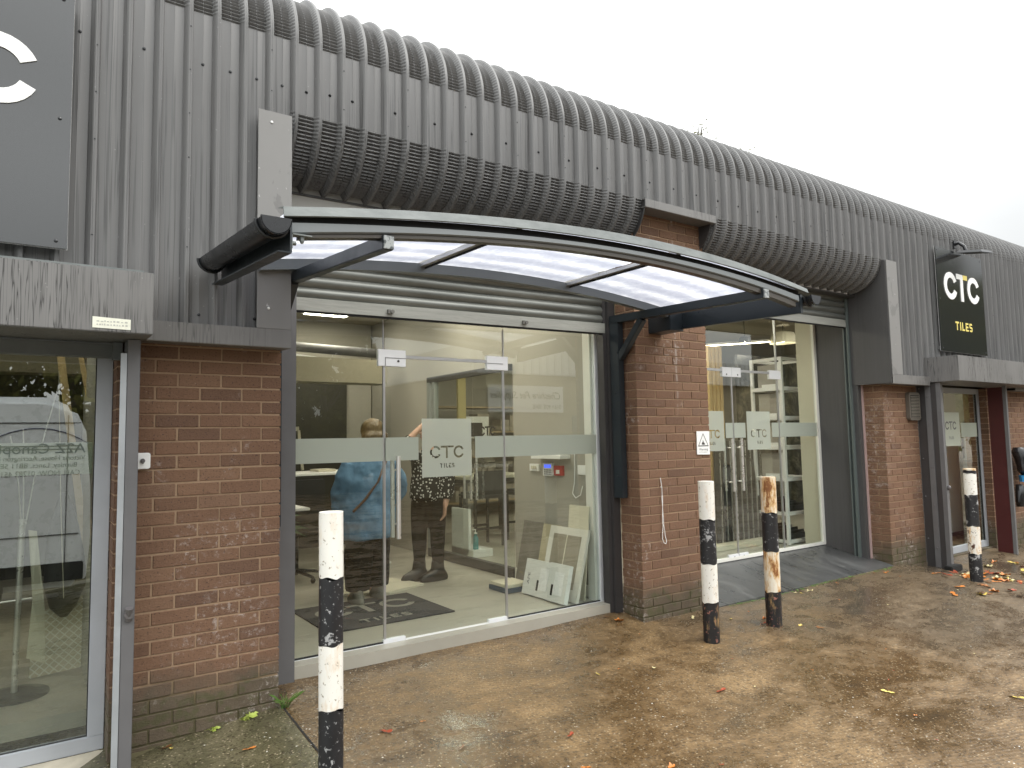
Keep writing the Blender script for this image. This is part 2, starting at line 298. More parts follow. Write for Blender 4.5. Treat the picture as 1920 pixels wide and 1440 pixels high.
# ------------------------------------------------------------------ mesh helpers
class MB:
    def __init__(s): s.v = []; s.f = []
    def add(s, vs, fs):
        b = len(s.v); s.v += [tuple(v) for v in vs]; s.f += [tuple(b + i for i in f) for f in fs]; return s
    def box(s, x0, x1, y0, y1, z0, z1):
        return s.add([(x0, y0, z0), (x1, y0, z0), (x1, y1, z0), (x0, y1, z0), (x0, y0, z1), (x1, y0, z1), (x1, y1, z1), (x0, y1, z1)],
                     [(0, 3, 2, 1), (4, 5, 6, 7), (0, 1, 5, 4), (1, 2, 6, 5), (2, 3, 7, 6), (3, 0, 4, 7)])
    def obox(s, c, ax, ay, az):      # oriented box: centre and three half-axis vectors
        c, ax, ay, az = map(Vector, (c, ax, ay, az)); P = []
        for k in (-1, 1):
            for i, j in ((-1, -1), (1, -1), (1, 1), (-1, 1)): P.append(c + ax * i + ay * j + az * k)
        return s.add(P, [(0, 3, 2, 1), (4, 5, 6, 7), (0, 1, 5, 4), (1, 2, 6, 5), (2, 3, 7, 6), (3, 0, 4, 7)])
    def beam(s, p0, p1, w, h, up=(0, 0, 1)):
        p0, p1 = Vector(p0), Vector(p1); d = (p1 - p0); u = Vector(up); sd = d.cross(u).normalized(); u = sd.cross(d).normalized()
        return s.obox((p0 + p1) / 2, sd * w / 2, d / 2, u * h / 2)
    def tube(s, pts, r, n=12, cap=True):
        pts = [Vector(p) for p in pts]; rs = r if isinstance(r, (list, tuple)) else [r] * len(pts); V = []; F = []
        up = Vector((0, 0, 1)); prev = None
        for i, p in enumerate(pts):
            d = (pts[min(i + 1, len(pts) - 1)] - pts[max(i - 1, 0)]).normalized()
            if prev is None:
                a = d.cross(up) if abs(d.z) < .95 else d.cross(Vector((1, 0, 0)))
            else: a = prev - d * prev.dot(d)
            a.normalize(); b = d.cross(a); prev = a
            for k in range(n):
                t = 2 * math.pi * k / n; V.append(p + (a * math.cos(t) + b * math.sin(t)) * rs[i])
        for i in range(len(pts) - 1):
            for k in range(n):
                F.append((i * n + k, i * n + (k + 1) % n, (i + 1) * n + (k + 1) % n, (i + 1) * n + k))
        if cap: F.append(tuple(range(n))[::-1]); F.append(tuple((len(pts) - 1) * n + k for k in range(n)))
        return s.add(V, F)
    def loft(s, secs, n=16):         # secs: (centre, rx, ry[, rot])
        V = []; F = []
        for q in secs:
            c = Vector(q[0]); a = q[3] if len(q) > 3 else 0
            for k in range(n):
                t = 2 * math.pi * k / n; x = math.cos(t) * q[1]; y = math.sin(t) * q[2]
                V.append(c + Vector((x * math.cos(a) - y * math.sin(a), x * math.sin(a) + y * math.cos(a), 0)))
        for i in range(len(secs) - 1):
            for k in range(n): F.append((i * n + k, i * n + (k + 1) % n, (i + 1) * n + (k + 1) % n, (i + 1) * n + k))
        F.append(tuple(range(n))[::-1]); F.append(tuple((len(secs) - 1) * n + k for k in range(n)))
        return s.add(V, F)
    def ball(s, c, r, n=12, m=8):
        c = Vector(c); rr = r if isinstance(r, (tuple, list)) else (r, r, r); V = [c + Vector((0, 0, rr[2]))]; F = []
        for i in range(1, m):
            t = math.pi * i / m
            for k in range(n):
                a = 2 * math.pi * k / n; V.append(c + Vector((math.sin(t) * math.cos(a) * rr[0], math.sin(t) * math.sin(a) * rr[1], math.cos(t) * rr[2])))
        V.append(c - Vector((0, 0, rr[2])))
        for k in range(n): F.append((0, 1 + k, 1 + (k + 1) % n))
        for i in range(m - 2):
            for k in range(n): F.append((1 + i * n + k, 1 + (i + 1) * n + k, 1 + (i + 1) * n + (k + 1) % n, 1 + i * n + (k + 1) % n))
        b = 1 + (m - 2) * n
        for k in range(n): F.append((b + k, len(V) - 1, b + (k + 1) % n))
        return s.add(V, F)
    def prism(s, poly, axis, a0, a1):    # poly in the two other axes (x,z) for 'y', (y,z) for 'x', (x,y) for 'z'
        def P(u, v, t): return {'y': (u, t, v), 'x': (t, u, v), 'z': (u, v, t)}[axis]
        n = len(poly); V = [P(u, v, a0) for u, v in poly] + [P(u, v, a1) for u, v in poly]
        return s.add(V, [tuple(range(n))[::-1], tuple(range(n, 2 * n))] + [(i, (i + 1) % n, n + (i + 1) % n, n + i) for i in range(n)])
    def grid(s, rows):               # rows of points -> open sheet
        n = len(rows[0]); V = [p for r in rows for p in r]; F = []
        for i in range(len(rows) - 1):
            for k in range(n - 1): F.append((i * n + k, i * n + k + 1, (i + 1) * n + k + 1, (i + 1) * n + k))
        return s.add(V, F)
    def build(s, name, mat, parent=None, smooth=False, bevel=0, org=None, **tg):
        o = mk(name, s.v, s.f, mat, parent, smooth, bevel, org)
        if tg: tag(o, **tg)
        return o

def mk(name, V, F, mat, parent=None, smooth=False, bevel=0, org=None):
    if parent is not None: off = wl(parent)
    elif org is not None: off = Vector(org)
    else: off = Vector((0, 0, 0))
    me = bpy.data.meshes.new(name)
    me.from_pydata([(v[0] - off.x, v[1] - off.y, v[2] - off.z) for v in V], [], F); me.update()
    bm = bmesh.new(); bm.from_mesh(me); bmesh.ops.recalc_face_normals(bm, faces=bm.faces)
    if bevel:
        bmesh.ops.bevel(bm, geom=[e for e in bm.edges if len(e.link_faces) == 2 and e.calc_face_angle(0) > .6], offset=bevel, segments=2, affect='EDGES', clamp_overlap=True)
    bm.to_mesh(me); bm.free()
    if smooth or bevel:
        for p in me.polygons: p.use_smooth = True
        try: me.set_sharp_from_angle(angle=R(38))
        except Exception: pass
    me.materials.append(mat)
    o = bpy.data.objects.new(name, me); COL.objects.link(o)
    if parent is not None: o.parent = parent
    else: o.location = off
    return o
def wl(o):
    v = Vector((0, 0, 0))
    while o is not None: v += o.location; o = o.parent
    return v
def tag(o, label=None, cat=None, group=None, kind=None):
    if label: o['label'] = label
    if cat: o['category'] = cat
    if group: o['group'] = group
    if kind: o['kind'] = kind
    return o
def thing(name, loc, label, cat, group=None):
    o = bpy.data.objects.new(name, None); COL.objects.link(o); o.location = loc; o.empty_display_size = .1
    return tag(o, label, cat, group)
def curve_mesh(name, splines, y, mat, parent=None, ext=0.0, org=None, plane='xz'):
    """filled 2D polygons (holes by nesting) -> mesh in plane y=const, facing -y"""
    cu = bpy.data.curves.new(name, 'CURVE'); cu.dimensions = '2D'; cu.fill_mode = 'BOTH'; cu.extrude = ext
    for sp in splines:
        p = cu.splines.new('POLY'); p.points.add(len(sp) - 1); p.use_cyclic_u = True
        for q, (a, b) in zip(p.points, sp): q.co = (a, b, 0, 1)
    t = bpy.data.objects.new('t', cu); COL.objects.link(t)
    bpy.context.view_layer.update(); dg = bpy.context.evaluated_depsgraph_get()
    me = bpy.data.meshes.new_from_object(t.evaluated_get(dg)); bpy.data.objects.remove(t)
    if plane == 'xz': V = [(v.co.x, y - v.co.z, v.co.y) for v in me.vertices]
    elif plane == 'xy': V = [(v.co.x, v.co.y, y + v.co.z) for v in me.vertices]
    F = [tuple(p.vertices) for p in me.polygons]
    return mk(name, V, F, mat, parent, org=org)
def text_mesh(name, txt, size, mat, place, parent=None, align='LEFT', ext=.0, shear=0, bold=0, space=1.0, width=None):
    """place(u,v,d) -> world point; u right, v up, d out"""
    cu = bpy.data.curves.new(name, 'FONT'); cu.body = txt; cu.size = size; cu.align_x = align; cu.extrude = ext; cu.shear = shear; cu.offset = bold; cu.space_character = space
    t = bpy.data.objects.new('t', cu); COL.objects.link(t)
    bpy.context.view_layer.update(); dg = bpy.context.evaluated_depsgraph_get()
    me = bpy.data.meshes.new_from_object(t.evaluated_get(dg)); bpy.data.objects.remove(t)
    sc = 1.0
    if width:
        xs = [v.co.x for v in me.vertices]; sc = width / (max(xs) - min(xs))
    V = [place(v.co.x * sc, v.co.y, v.co.z) for v in me.vertices]; F = [tuple(p.vertices) for p in me.polygons]
    return mk(name, V, F, mat, parent)

def arcC(cx, cz, ro, ri, half=25, n=26, flip=1, sx=1.0):
    a0, a1 = R(half), R(360 - half); P = []
    for i in range(n + 1):
        t = a0 + (a1 - a0) * i / n; P.append((cx + sx * ro * math.cos(t), cz + ro * math.sin(t)))
    for i in range(n, -1, -1):
        t = a0 + (a1 - a0) * i / n; P.append((cx + sx * ri * math.cos(t), cz + ri * math.sin(t)))
    return P
def ctc(x0, zc, W, ro, st):
    """outlines of C T C; returns list and the little square at the T"""
    ri = ro - st; bar = W - 4 * ro + .05 * ro; tx0 = x0 + 2 * ro - .02 * ro; top = zc + ro
    tc_ = tx0 + bar * .46; T = [(tx0, top), (tx0, top - st * .95), (tc_ - st / 2, top - st * .95), (tc_ - st / 2, zc - ro), (tc_ + st / 2, zc - ro), (tc_ + st / 2, top)]
    sq = [(tc_ + st * .6, top), (tc_ + st * .6, top - st * .85), (tx0 + bar, top - st * .85), (tx0 + bar, top)]
    return [arcC(x0 + ro, zc, ro, ri), T, arcC(x0 + W - ro, zc, ro, ri)], sq
def rc(x0, x1, z0, z1): return [(x0, z0), (x1, z0), (x1, z1), (x0, z1)]
def tiles_glyphs(x0, z0, W, H):
    s = H * .2; k = W / 4.35; g = k * .80; e = g * .82; o = []
    m = z0 + H / 2
    x = x0; o.append([(x, z0 + H), (x, z0 + H - s), (x + g / 2 - s / 2, z0 + H - s), (x + g / 2 - s / 2, z0), (x + g / 2 + s / 2, z0), (x + g / 2 + s / 2, z0 + H - s), (x + g, z0 + H - s), (x + g, z0 + H)])
    x += g + .28 * k; o.append(rc(x, x + s, z0, z0 + H))
    x += s + .30 * k; o.append([(x, z0), (x + e * .9, z0), (x + e * .9, z0 + s), (x + s, z0 + s), (x + s, z0 + H), (x, z0 + H)])
    x += e * .9 + .24 * k
    o.append([(x, z0), (x + e, z0), (x + e, z0 + s), (x + s, z0 + s), (x + s, m - s / 2), (x + e * .9, m - s / 2), (x + e * .9, m + s / 2), (x + s, m + s / 2), (x + s, z0 + H - s), (x + e, z0 + H - s), (x + e, z0 + H), (x, z0 + H)])
    x += e + .26 * k; h = H; q = s; c = s * .6
    o.append([(x + c, z0), (x + e - c, z0), (x + e, z0 + c), (x + e, m + q / 2 - c), (x + e - c, m + q / 2), (x + q, m + q / 2), (x + q, z0 + h - q), (x + e, z0 + h - q), (x + e - c, z0 + h), (x + c, z0 + h), (x, z0 + h - c), (x, m - q / 2 + c), (x + c, m - q / 2), (x + e - q, m - q / 2), (x + e - q, z0 + q), (x, z0 + q), (x, z0 + c)])
    return o
# ------------------------------------------------------------------ ground
def hx(x):
    if x < .785: return .03 + .107 * max(-.2, x)
    if x < 7.9: return .11
    if x < 8.6: return .11 - .09 * (x - 7.9) / .7
    return .02
def gz(x, y):
    z = hx(x) + .07 * min(0, y) if y > -6 else hx(x) - .42
    if y > 0: z += .17 * min(y, .3)
    return z + .006 * math.sin(x * 2.1 + y * 1.7) + .004 * math.sin(x * 4.3 - y * 3.1)
def seq(a, b, st):
    n = max(1, int(round((b - a) / st))); return [a + (b - a) * i / n for i in range(n + 1)]
xs = [-300, -120, -50, -20, -10, -6] + seq(-4, 14, .15) + [.787, .86] + [16, 20, 30, 60, 120, 300]
ys = [-300, -120, -60, -30, -15, -10] + seq(-8, .3, .15) + [1, 5, 20, 60, 150, 300]
xs = sorted(xs); ys = sorted(set(ys) | {0.0, .1, .2, .3})
g = MB().grid([[(x, y, gz(x, y)) for x in xs] for y in ys])
tag(g.build('ground', GROUND, smooth=True), kind='structure')
# mossy slab beside the left pier, a slightly lower separate flag with an open joint
joint = MB().grid([[(x, y, gz(max(x, .87), y) + .002) for x in (.80, .812)] for y in seq(-1.2, .0, .1)])
tag(joint.build('slab_joint', simple('dark_open_joint', (.012, .011, .009), .9)), kind='structure')

# ------------------------------------------------------------------ the building
bld = thing('retail_unit', (0, 0, 0), 'single storey brick and ribbed grey metal clad shop unit with rounded eaves', 'building')
def part(mb, name, mat, parent=None, **k): return mb.build(name, mat, parent or bld, **k)

PITCH, X0 = .1478, -.2267
PROF = [(.003, 0, 0), (.006, .06, 0), (.013, .06, 0), (.015, 0, 0), (.024, 0, 0), (.032, -1, 0), (.038, -1, 1), (.079, -1, 1), (.0835, -.95, 0), (.088, -1, 1), (.124, -1, 1), (.131, -1, .3), (.1395, -.5, .8)]
DEP = .036
def clad(xa, xb, rows, name, mat, top_cut=None):
    xs = []
    k = math.floor((xa - X0) / PITCH)
    while X0 + k * PITCH < xb:
        for dx, d, c in PROF:
            x = X0 + k * PITCH + dx
            if xa <= x <= xb: xs.append((x, d, c))
        k += 1
    if not xs: return None
    def dep(x):
        u = (x - X0) % PITCH
        for (a0, d0, _), (a1, d1, _2) in zip(PROF, PROF[1:] + [(PITCH + .003, 0, 0)]):
            if a0 <= u <= a1: return d0 + (d1 - d0) * (u - a0) / (a1 - a0)
        return 0
    if xs[0][0] > xa + .001: xs.insert(0, (xa, dep(xa), 0))
    if xs[-1][0] < xb - .001: xs.append((xb, dep(xb), 0))
    G = []
    for (y, z, ny, nz, cr) in rows:
        r = []
        for x, d, c in xs:
            o = d * DEP + c * cr
            r.append((x, y + ny * o, z + nz * o))
        G.append(r)
    mb = MB().grid(G)
    me = bpy.data.meshes.new(name); me.from_pydata(mb.v, [], mb.f); me.update(); me.materials.append(mat)
    for p in me.polygons: p.use_smooth = True
    try: me.set_sharp_from_angle(angle=R(24))
    except Exception: pass
    o = bpy.data.objects.new(name, me); COL.objects.link(o); o.parent = bld
    sc = MB(); k = math.floor((xa - X0) / PITCH)
    while X0 + k * PITCH < xb:
        x = X0 + k * PITCH + .0835
        if xa < x < xb and (k % 2 or x > .2 and x < 1.3): sc.ball((x, -.16 + DEP - .003, 3.785 - .02 * (x < 1)), (.0068, .005, .0068), 8, 5).tube([(x, -.16 + DEP + .001, 3.785 - .02 * (x < 1)), (x, -.16 + DEP - .002, 3.785 - .02 * (x < 1))], .0095, 8)
        if xa < x < xb and rows[0][1] < 2.5 and k % 2: sc.ball((x, -.16 + DEP - .003, 2.34), (.0085, .006, .0085), 8, 5)
        x = X0 + k * PITCH + .013
        if xa < x < xb and k % 3 == 0:
            for z in (3.95, 3.70, 3.45, 3.2, 2.7): 
                if z > rows[0][1] + .05: sc.ball((x, -.163, z), (.004, .003, .004), 6, 4)
        k += 1
    if sc.v: sc.build('fixing_screws', BLACKG, o)
    return o
def flat_rows(z0, z1): return [(-.16, z, -1, 0, 0) for z in seq(z0, z1, .4)]
def barrel(cy, cz, rad, sgn, a1, crimp=.0245, amp=.0075, lead=0):
    L = rad * a1; n = int(L / crimp); rows = []
    W = (-.25, .6, 1.0, .6, -.6, -1.0)
    for i in range(n):
        for j, wv in enumerate(W):
            a = (i + j / len(W)) / n * a1
            rows.append((cy - rad * math.cos(a), cz + sgn * rad * math.sin(a), -math.cos(a), sgn * math.sin(a), amp * wv))
    a = a1; rows.append((cy - rad * math.cos(a), cz + sgn * rad * math.sin(a), -math.cos(a), sgn * math.sin(a), 0))
    return rows
TOPB = barrel(.34, 4.067, .5, 1, R(92))
XR = 17.0
# upper wall sheets, each with its piece of the rounded eaves
def wall(xa, xb, zb, name='wall_cladding'):
    return clad(xa, xb, flat_rows(zb, 4.06) + TOPB, name, CLAD)
wall(-1.75, .79, 2.28); wall(.79, 3.745, 3.62); wall(3.745, 4.632, 3.60); wall(4.632, 7.602, 3.62); wall(7.602, XR, 2.28)
BOT = barrel(.21, 3.62, .37, -1, R(90), amp=.0080)
clad(.79, 3.745, BOT, 'bullnose_cladding', CLAD); clad(4.632, 7.602, BOT, 'bullnose_cladding', CLAD)
# roof behind the eaves
part(MB().add([(-1.75, .33, 4.53), (XR, .33, 4.53), (XR, 7.5, 5.2), (-1.75, 7.5, 5.2), (-1.75, .33, 4.49), (XR, .33, 4.49), (XR, 7.5, 5.16), (-1.75, 7.5, 5.16)],
     [(0, 1, 2, 3), (4, 7, 6, 5), (0, 4, 5, 1), (1, 5, 6, 2), (2, 6, 7, 3), (3, 7, 4, 0)]), 'roof', CLAD)
# dark closers at the bullnose ends
def closer(x):
    P = [(.21, 3.62)] + [(.21 - .355 * math.cos(a), 3.62 - .355 * math.sin(a)) for a in [R(t) for t in range(0, 91, 6)]]
    return MB().prism(P, 'x', x, x + .006)
part(closer(4.60), 'end_closer', POSTM if 0 else DARKM); part(closer(3.752), 'end_closer', DARKM)
part(closer(.80), 'end_closer', DARKM)
for x in (3.742, 4.634):
    P = [(.21 - .374 * math.cos(a), 3.62 - .374 * math.sin(a)) for a in [R(t) for t in range(0, 91, 5)]]
    part(MB().tube([(x, y, z) for y, z in P], .006, 6), 'edge_trim', simple('dark_edge_trim', (.05, .05, .05), .5) if x < 4 else bpy.data.materials['dark_edge_trim'])
# drip flashings
def flashing(xa, xb, z0=2.18, z1=2.283, back=0.0):
    m = MB(); y = -.172
    m.prism([(y, z1), (y - .003, z1), (y - .003, z0), (y, z0 - .004), (back, z0 + .004), (back, z0 + .008), (y, z0 + .002)], 'x', xa, xb)
    m.box(xa, xb, y, back - .004, z1 - .004, z1)
    return part(m, 'drip_flashing', FLASH)
flashing(-.02, .792); flashing(3.735, 4.632, 3.545, 3.612); flashing(7.604, 8.47); flashing(10.95, XR)
# flat corner panels
cpn = part(MB().box(.596, .789, -.176, -.168, 2.284, 2.62).box(.594, .789, -.179, -.171, 2.62, 3.566).box(.785, .789, -.168, .24, 2.19, 3.25), 'corner_panel', FLATP, bevel=.001)
sm_ = MB()
for xx, zz in ((.67, 3.50), (.67, 2.92), (.66, 2.40)): sm_.ball((xx, -.181, zz), (.008, .005, .008), 8, 5)
sm_.build('fixing_screws', WHITE, cpn)
part(MB().box(7.604, 7.838, -.176, -.168, 2.284, 3.606), 'corner_panel', FLATP, bevel=.001)
part(MB().box(7.590, 7.599, -.166, .295, 2.186, 3.60), 'return_panel', PANELM)
# soffit and shutter housing above the openings
part(MB().box(.80, 3.74, .205, .9, 3.236, 3.25), 'soffit', PANELM); part(MB().box(4.64, 7.598, .205, .9, 3.236, 3.25), 'soffit', PANELM)
part(MB().box(.80, 3.74, .215, .222, 2.86, 3.30), 'shutter_fascia', simple('pale_grey_fascia', (.42, .41, .38), .5, var=.08, scale=4))

# ------------------------------------------------------------------ brick piers
def pier(x0, units, z_top, row_top, depth, header_parity, z_bot=-.1, side='L', right=False):
    """front bricks, course lines at row_top - k*.075"""
    bm = bmesh.new(); rnd = random.Random(int(x0 * 100)); L = .1125; W = units * L
    def brick(xa, xb, ya, yb, za, zb):
        za += .005; zb -= .005
        xa += .005 if xa > x0 + .01 else 0; xb -= .005 if xb < x0 + W - .01 else 0
        if ya > .05: ya += .005
        j = rnd.uniform(-.0018, .0018); jx = rnd.uniform(-.0015, .0015)
        zj = rnd.uniform(-.0012, .0012)
        vs = [bm.verts.new((x + jx, y + (j if y == ya else 0), z + zj + rnd.uniform(-.0007, .0007))) for z in (za, zb) for (x, y) in ((xa, ya), (xb, ya), (xb, yb), (xa, yb))]
        fs = [bm.faces.new([vs[i] for i in f]) for f in ((0, 3, 2, 1), (4, 5, 6, 7), (0, 1, 5, 4), (1, 2, 6, 5), (2, 3, 7, 6), (3, 0, 4, 7))]
        t = min(1, max(0, rnd.gauss(.5, .27)))
        for f in fs: f[tl] = t
    tl = bm.faces.layers.float.new('tone')
    k = 0; zt = row_top
    while zt > z_bot:
        zb = zt - .075
        typ = (k % 2) == header_parity        # True: header (half) at the left corner
        if zt <= z_top + .06:
            x = 0; first = True
            while x < W - .01:
                ln = L if (typ and first) else 2 * L
                if x + ln > W + .001: ln = W - x
                yb = .215 if (first and typ) else .1075
                brick(x0 + x, x0 + x + ln, 0, yb if yb < .2 else .22, zb, min(zt, z_top + .01))
                x += ln; first = False
            if not typ and side == 'L': brick(x0, x0 + L - .004, .1125, .234, zb, min(zt, z_top + .01))
            if typ and side == 'L' and depth > .24: pass
        zt = zb; k += 1
    bmesh.ops.recalc_face_normals(bm, faces=bm.faces)
    bmesh.ops.bevel(bm, geom=list(bm.edges), offset=.0022, segments=1, affect='EDGES')
    me = bpy.data.meshes.new('brick_pier'); bm.to_mesh(me)
    vals = [0.0] * len(me.polygons)
    at = me.attributes.get('tone')
    bm.free(); me.materials.append(BRICK)
    o = bpy.data.objects.new('brick_pier', me); COL.objects.link(o); o.parent = bld
    MB().box(x0 + .006, x0 + W - .006, .006, depth, z_bot, z_top).build('mortar_bed', MORTAR, o)
    return o
zrow = 2.1 + .075 * 2
pier(0.0, 7, 2.19, 2.1 + .075 * 2, .235, 0)           # left of the doors
pier(3.74, 8, 3.60, 2.4 + .075 * 17, .235, 1)        # between the openings
pier(7.70, 7, 2.20, 2.1 + .075 * 2, .235, 0)
pier(10.45, 30, 2.20, 2.1 + .075 * 2, .3, 1)
# plinth fillet of old mortar along the left pier
part(MB().prism([(-.02, -.02), (-.028, .035), (0.0, .05), (.01, -.02)], 'x', .02, .785), 'mortar_fillet', MORTAR)

# ------------------------------------------------------------------ steel columns and jambs
part(MB().box(.789, .955, .24, .335, .10, 3.24), 'steel_column', POSTM, bevel=.003)
part(MB().box(3.655, 3.738, .235, .45, .10, 3.24).box(3.618, 3.655, .262, .345, .14, 3.24), 'steel_column', DARKM, bevel=.003)
part(MB().box(3.60, 3.655, .43, .52, .235, 2.9), 'door_jamb', SKIRT)
part(MB().box(7.60, 7.66, .235, .80, .12, 3.24), 'jamb_panel', PANELM)
part(MB().box(7.548, 7.60, .30, .315, .14, 3.24).box(7.548, 7.60, .345, .36, .14, 3.24).box(7.585, 7.60, .315, .345, .14, 3.24), 'shutter_guide', simple('grey_green_guide', (.10, .12, .115), .4))
part(MB().box(7.668, 7.698, .225, .24, .1, 2.19), 'sealant_strip', simple('pinkish_sealant', (.45, .32, .30), .7))

# ------------------------------------------------------------------ roller shutters
def shutter(x0, x1, y, zl, zr, ztop, locks):
    m = MB(); pts = []
    n = int((ztop - zl) / .0765)
    prof = [(0, .004), (.006, -.002), (.02, -.013), (.038, -.017), (.056, -.012), (.069, -.001), (.0745, .006)]
    rows = []
    for i in range(n + 1):
        for dz, dy in prof:
            z = .085 + i * .0765 + dz
            if zl + z > ztop: break
            rows.append((dy, z))
    m.grid([[(x0 + (x1 - x0) * t, y + dy, zl + (zr - zl) * t + z) for t in (0, 1)] for dy, z in rows])
    o = m.build('roller_shutter', SLAT, bld, smooth=False)
    for p in o.data.polygons: p.use_smooth = True
    try: o.data.set_sharp_from_angle(angle=R(50))
    except Exception: pass
    b = MB(); b.add([(x0, y - .02, zl), (x1, y - .02, zr), (x1, y + .02, zr), (x0, y + .02, zl), (x0, y - .02, zl + .085), (x1, y - .02, zr + .085), (x1, y + .02, zr + .085), (x0, y + .02, zl + .085)],
          [(0, 3, 2, 1), (4, 5, 6, 7), (0, 1, 5, 4), (1, 2, 6, 5), (2, 3, 7, 6), (3, 0, 4, 7)])
    b.build('bottom_bar', BARM, o)
    MB().add([(x0, y - .012, zl - .012), (x1, y - .012, zr - .012), (x1, y + .012, zr - .012), (x0, y + .012, zl - .012), (x0, y - .012, zl - .001), (x1, y - .012, zr - .001), (x1, y + .012, zr - .001), (x0, y + .012, zl - .001)],
          [(0, 3, 2, 1), (4, 5, 6, 7), (0, 1, 5, 4), (1, 2, 6, 5), (2, 3, 7, 6), (3, 0, 4, 7)]).build('rubber_seal', BLACKR, o)
    for lx in locks:
        lz = zl + (zr - zl) * (lx - x0) / (x1 - x0) + .035
        MB().box(lx - .022, lx - .004, y - .038, y - .019, lz - .014, lz + .014).tube([(lx + .01, y - .019, lz), (lx + .01, y - .045, lz)], .014, 10).build('shutter_lock', simple('dull_steel_lock', (.16, .155, .14), .5, .3) if 'dull_steel_lock' not in bpy.data.materials else bpy.data.materials['dull_steel_lock'], o)
    return o
shutter(.957, 3.64, .28, 2.490, 2.527, 3.22, (1.62, 2.78))
shutter(4.64, 7.58, .33, 2.86, 2.885, 3.235, ())

# ------------------------------------------------------------------ boxes, wing posts of the side units
part(MB().box(-2.6, .042, -.40, .0, 2.175, 2.482), 'shutter_box', BOXM, bevel=.004)
part(MB().box(-2.6, .0, -.37, -.12, 2.484, 2.496).box(-2.6, -.01, -.2, -.165, 2.497, 2.525), 'box_flashing', CAPM)
for zz in (2.45, 2.20):
    pass
part(MB().box(-2.6, -.06, -.02, .05, 2.095, 2.165).box(-.10, -.055, -.06, -.02, 2.08, 2.17), 'shutter_rail', simple('dirty_galvanised_rail', (.12, .125, .12), .5, .3, var=.3))
part(MB().box(-.045, .012, -.20, 0, -.06, 2.172).box(.004, .02, -.14, -.002, -.06, 2.172), 'wing_post', simple('dark_grey_wing_post', (.125, .122, .125), .5, var=.12), bevel=.002)
part(MB().box(-.075, -.047, -.195, -.185, -.03, 2.10).box(-.049, -.046, -.185, -.12, -.03, 2.1), 'guide_strip', simple('pale_galvanised_strip', (.40, .42, .44), .4, .3, var=.2))
lk = MB().tube([(-.014, -.2, .80), (-.014, -.225, .80)], .022, 14).tube([(-.014, -.20, .77), (-.014, -.222, .83)], .018, 10).tube([(-.006, -.224, .80), (-.006, -.2265, .80)], .010, 10)
part(lk, 'post_lock', simple('worn_lock_metal', (.14, .13, .13), .45, .4))
part(MB().box(8.47, 11.3, -.50, .0, 2.215, 2.515), 'shutter_box', BOXM, bevel=.004)
part(MB().box(8.50, 8.56, -.22, 0, 0, 2.21), 'wing_post', DARKM, bevel=.002)
wm = MB().box(8.50, 8.56, -.27, -.22, 0, 2.213).box(8.488, 8.50, -.16, -.10, .02, 2.2)
for zz in (.25, .75, 1.2, 1.7, 2.05): wm.ball((8.486, -.13, zz), .009, 8, 4).ball((8.498, -.03, zz + .1), .009, 8, 4)
part(wm, 'wing_post', POSTM)
part(MB().ball((8.53, -.285, .96), (.02, .025, .03), 10, 6), 'post_lock', bpy.data.materials['worn_lock_metal'], smooth=True)
part(MB().box(10.25, 10.27, -.27, -.09, 0, 2.2), 'red_wing_panel', RED)
part(MB().box(10.245, 10.29, -.31, -.27, -.02, 2.213), 'wing_post', POSTM)
part(MB().box(8.35, 8.62, -.34, -.25, -.0, .07), 'floor_stop', BLACKR, bevel=.01)

# ------------------------------------------------------------------ shopfront glazing
sf = MB()
sf.box(.955, 3.655, .285, .47, .10, .175)
sf.box(.955, 3.655, .285, .30, .175, .182)
th = part(sf, 'threshold', simple('pale_stone_threshold', (.50, .46, .42), .35, var=.12, scale=5), bevel=.003)
MB().box(.957, 3.653, .272, .285, .10, .178).build('metal_edge', WHITEF, th)
fr = part(MB().box(.957, 3.655, .385, .425, .176, .236).box(3.622, 3.655, .385, .425, .236, 2.9).box(.957, .985, .385, .425, .236, 2.9), 'glazing_channel', WHITEF)
def pane(x0, x1, y, z0, z1, name='glass_pane', parent=None):
    return MB().box(x0, x1, y - .005, y + .005, z0, z1).build(name, GLASS, parent or bld)
def fitting(x0, x1, y, z0, z1, par, screws=()):
    o = MB().box(x0, x1, y - .016, y + .016, z0, z1).build('patch_fitting', WHITEF, par, bevel=.002)
    if screws:
        m = MB()
        for sx, sz in screws: m.tube([(sx, y - .0155, sz), (sx, y - .019, sz)], .009, 10)
        m.build('fitting_screw', DARKM, o)
    return o
def bar_handle(x, y, z0, z1, par, off=.05, r=.016):
    o = MB().tube([(x, y - off, z0), (x, y - off, z1)], r, 16).build('door_handle', STEEL, par, smooth=True)
    MB().tube([(x, y - off, z0 + .1), (x - .0, y, z0 + .1)], .008, 10).tube([(x, y - off, z1 - .1), (x, y, z1 - .1)], .008, 10).build('handle_mount', STEEL, o, smooth=True)
    return o
GY = .40
wp = part(MB().box(.985, 1.626, GY - .005, GY + .005, .236, 2.56), 'glass_pane', GLASS)
part(MB().box(2.664, 3.622, GY - .005, GY + .005, .236, 2.58), 'glass_pane', GLASS)
part(MB().box(1.638, 2.652, GY - .005, GY + .005, 2.252, 2.57), 'glass_pane', GLASS)
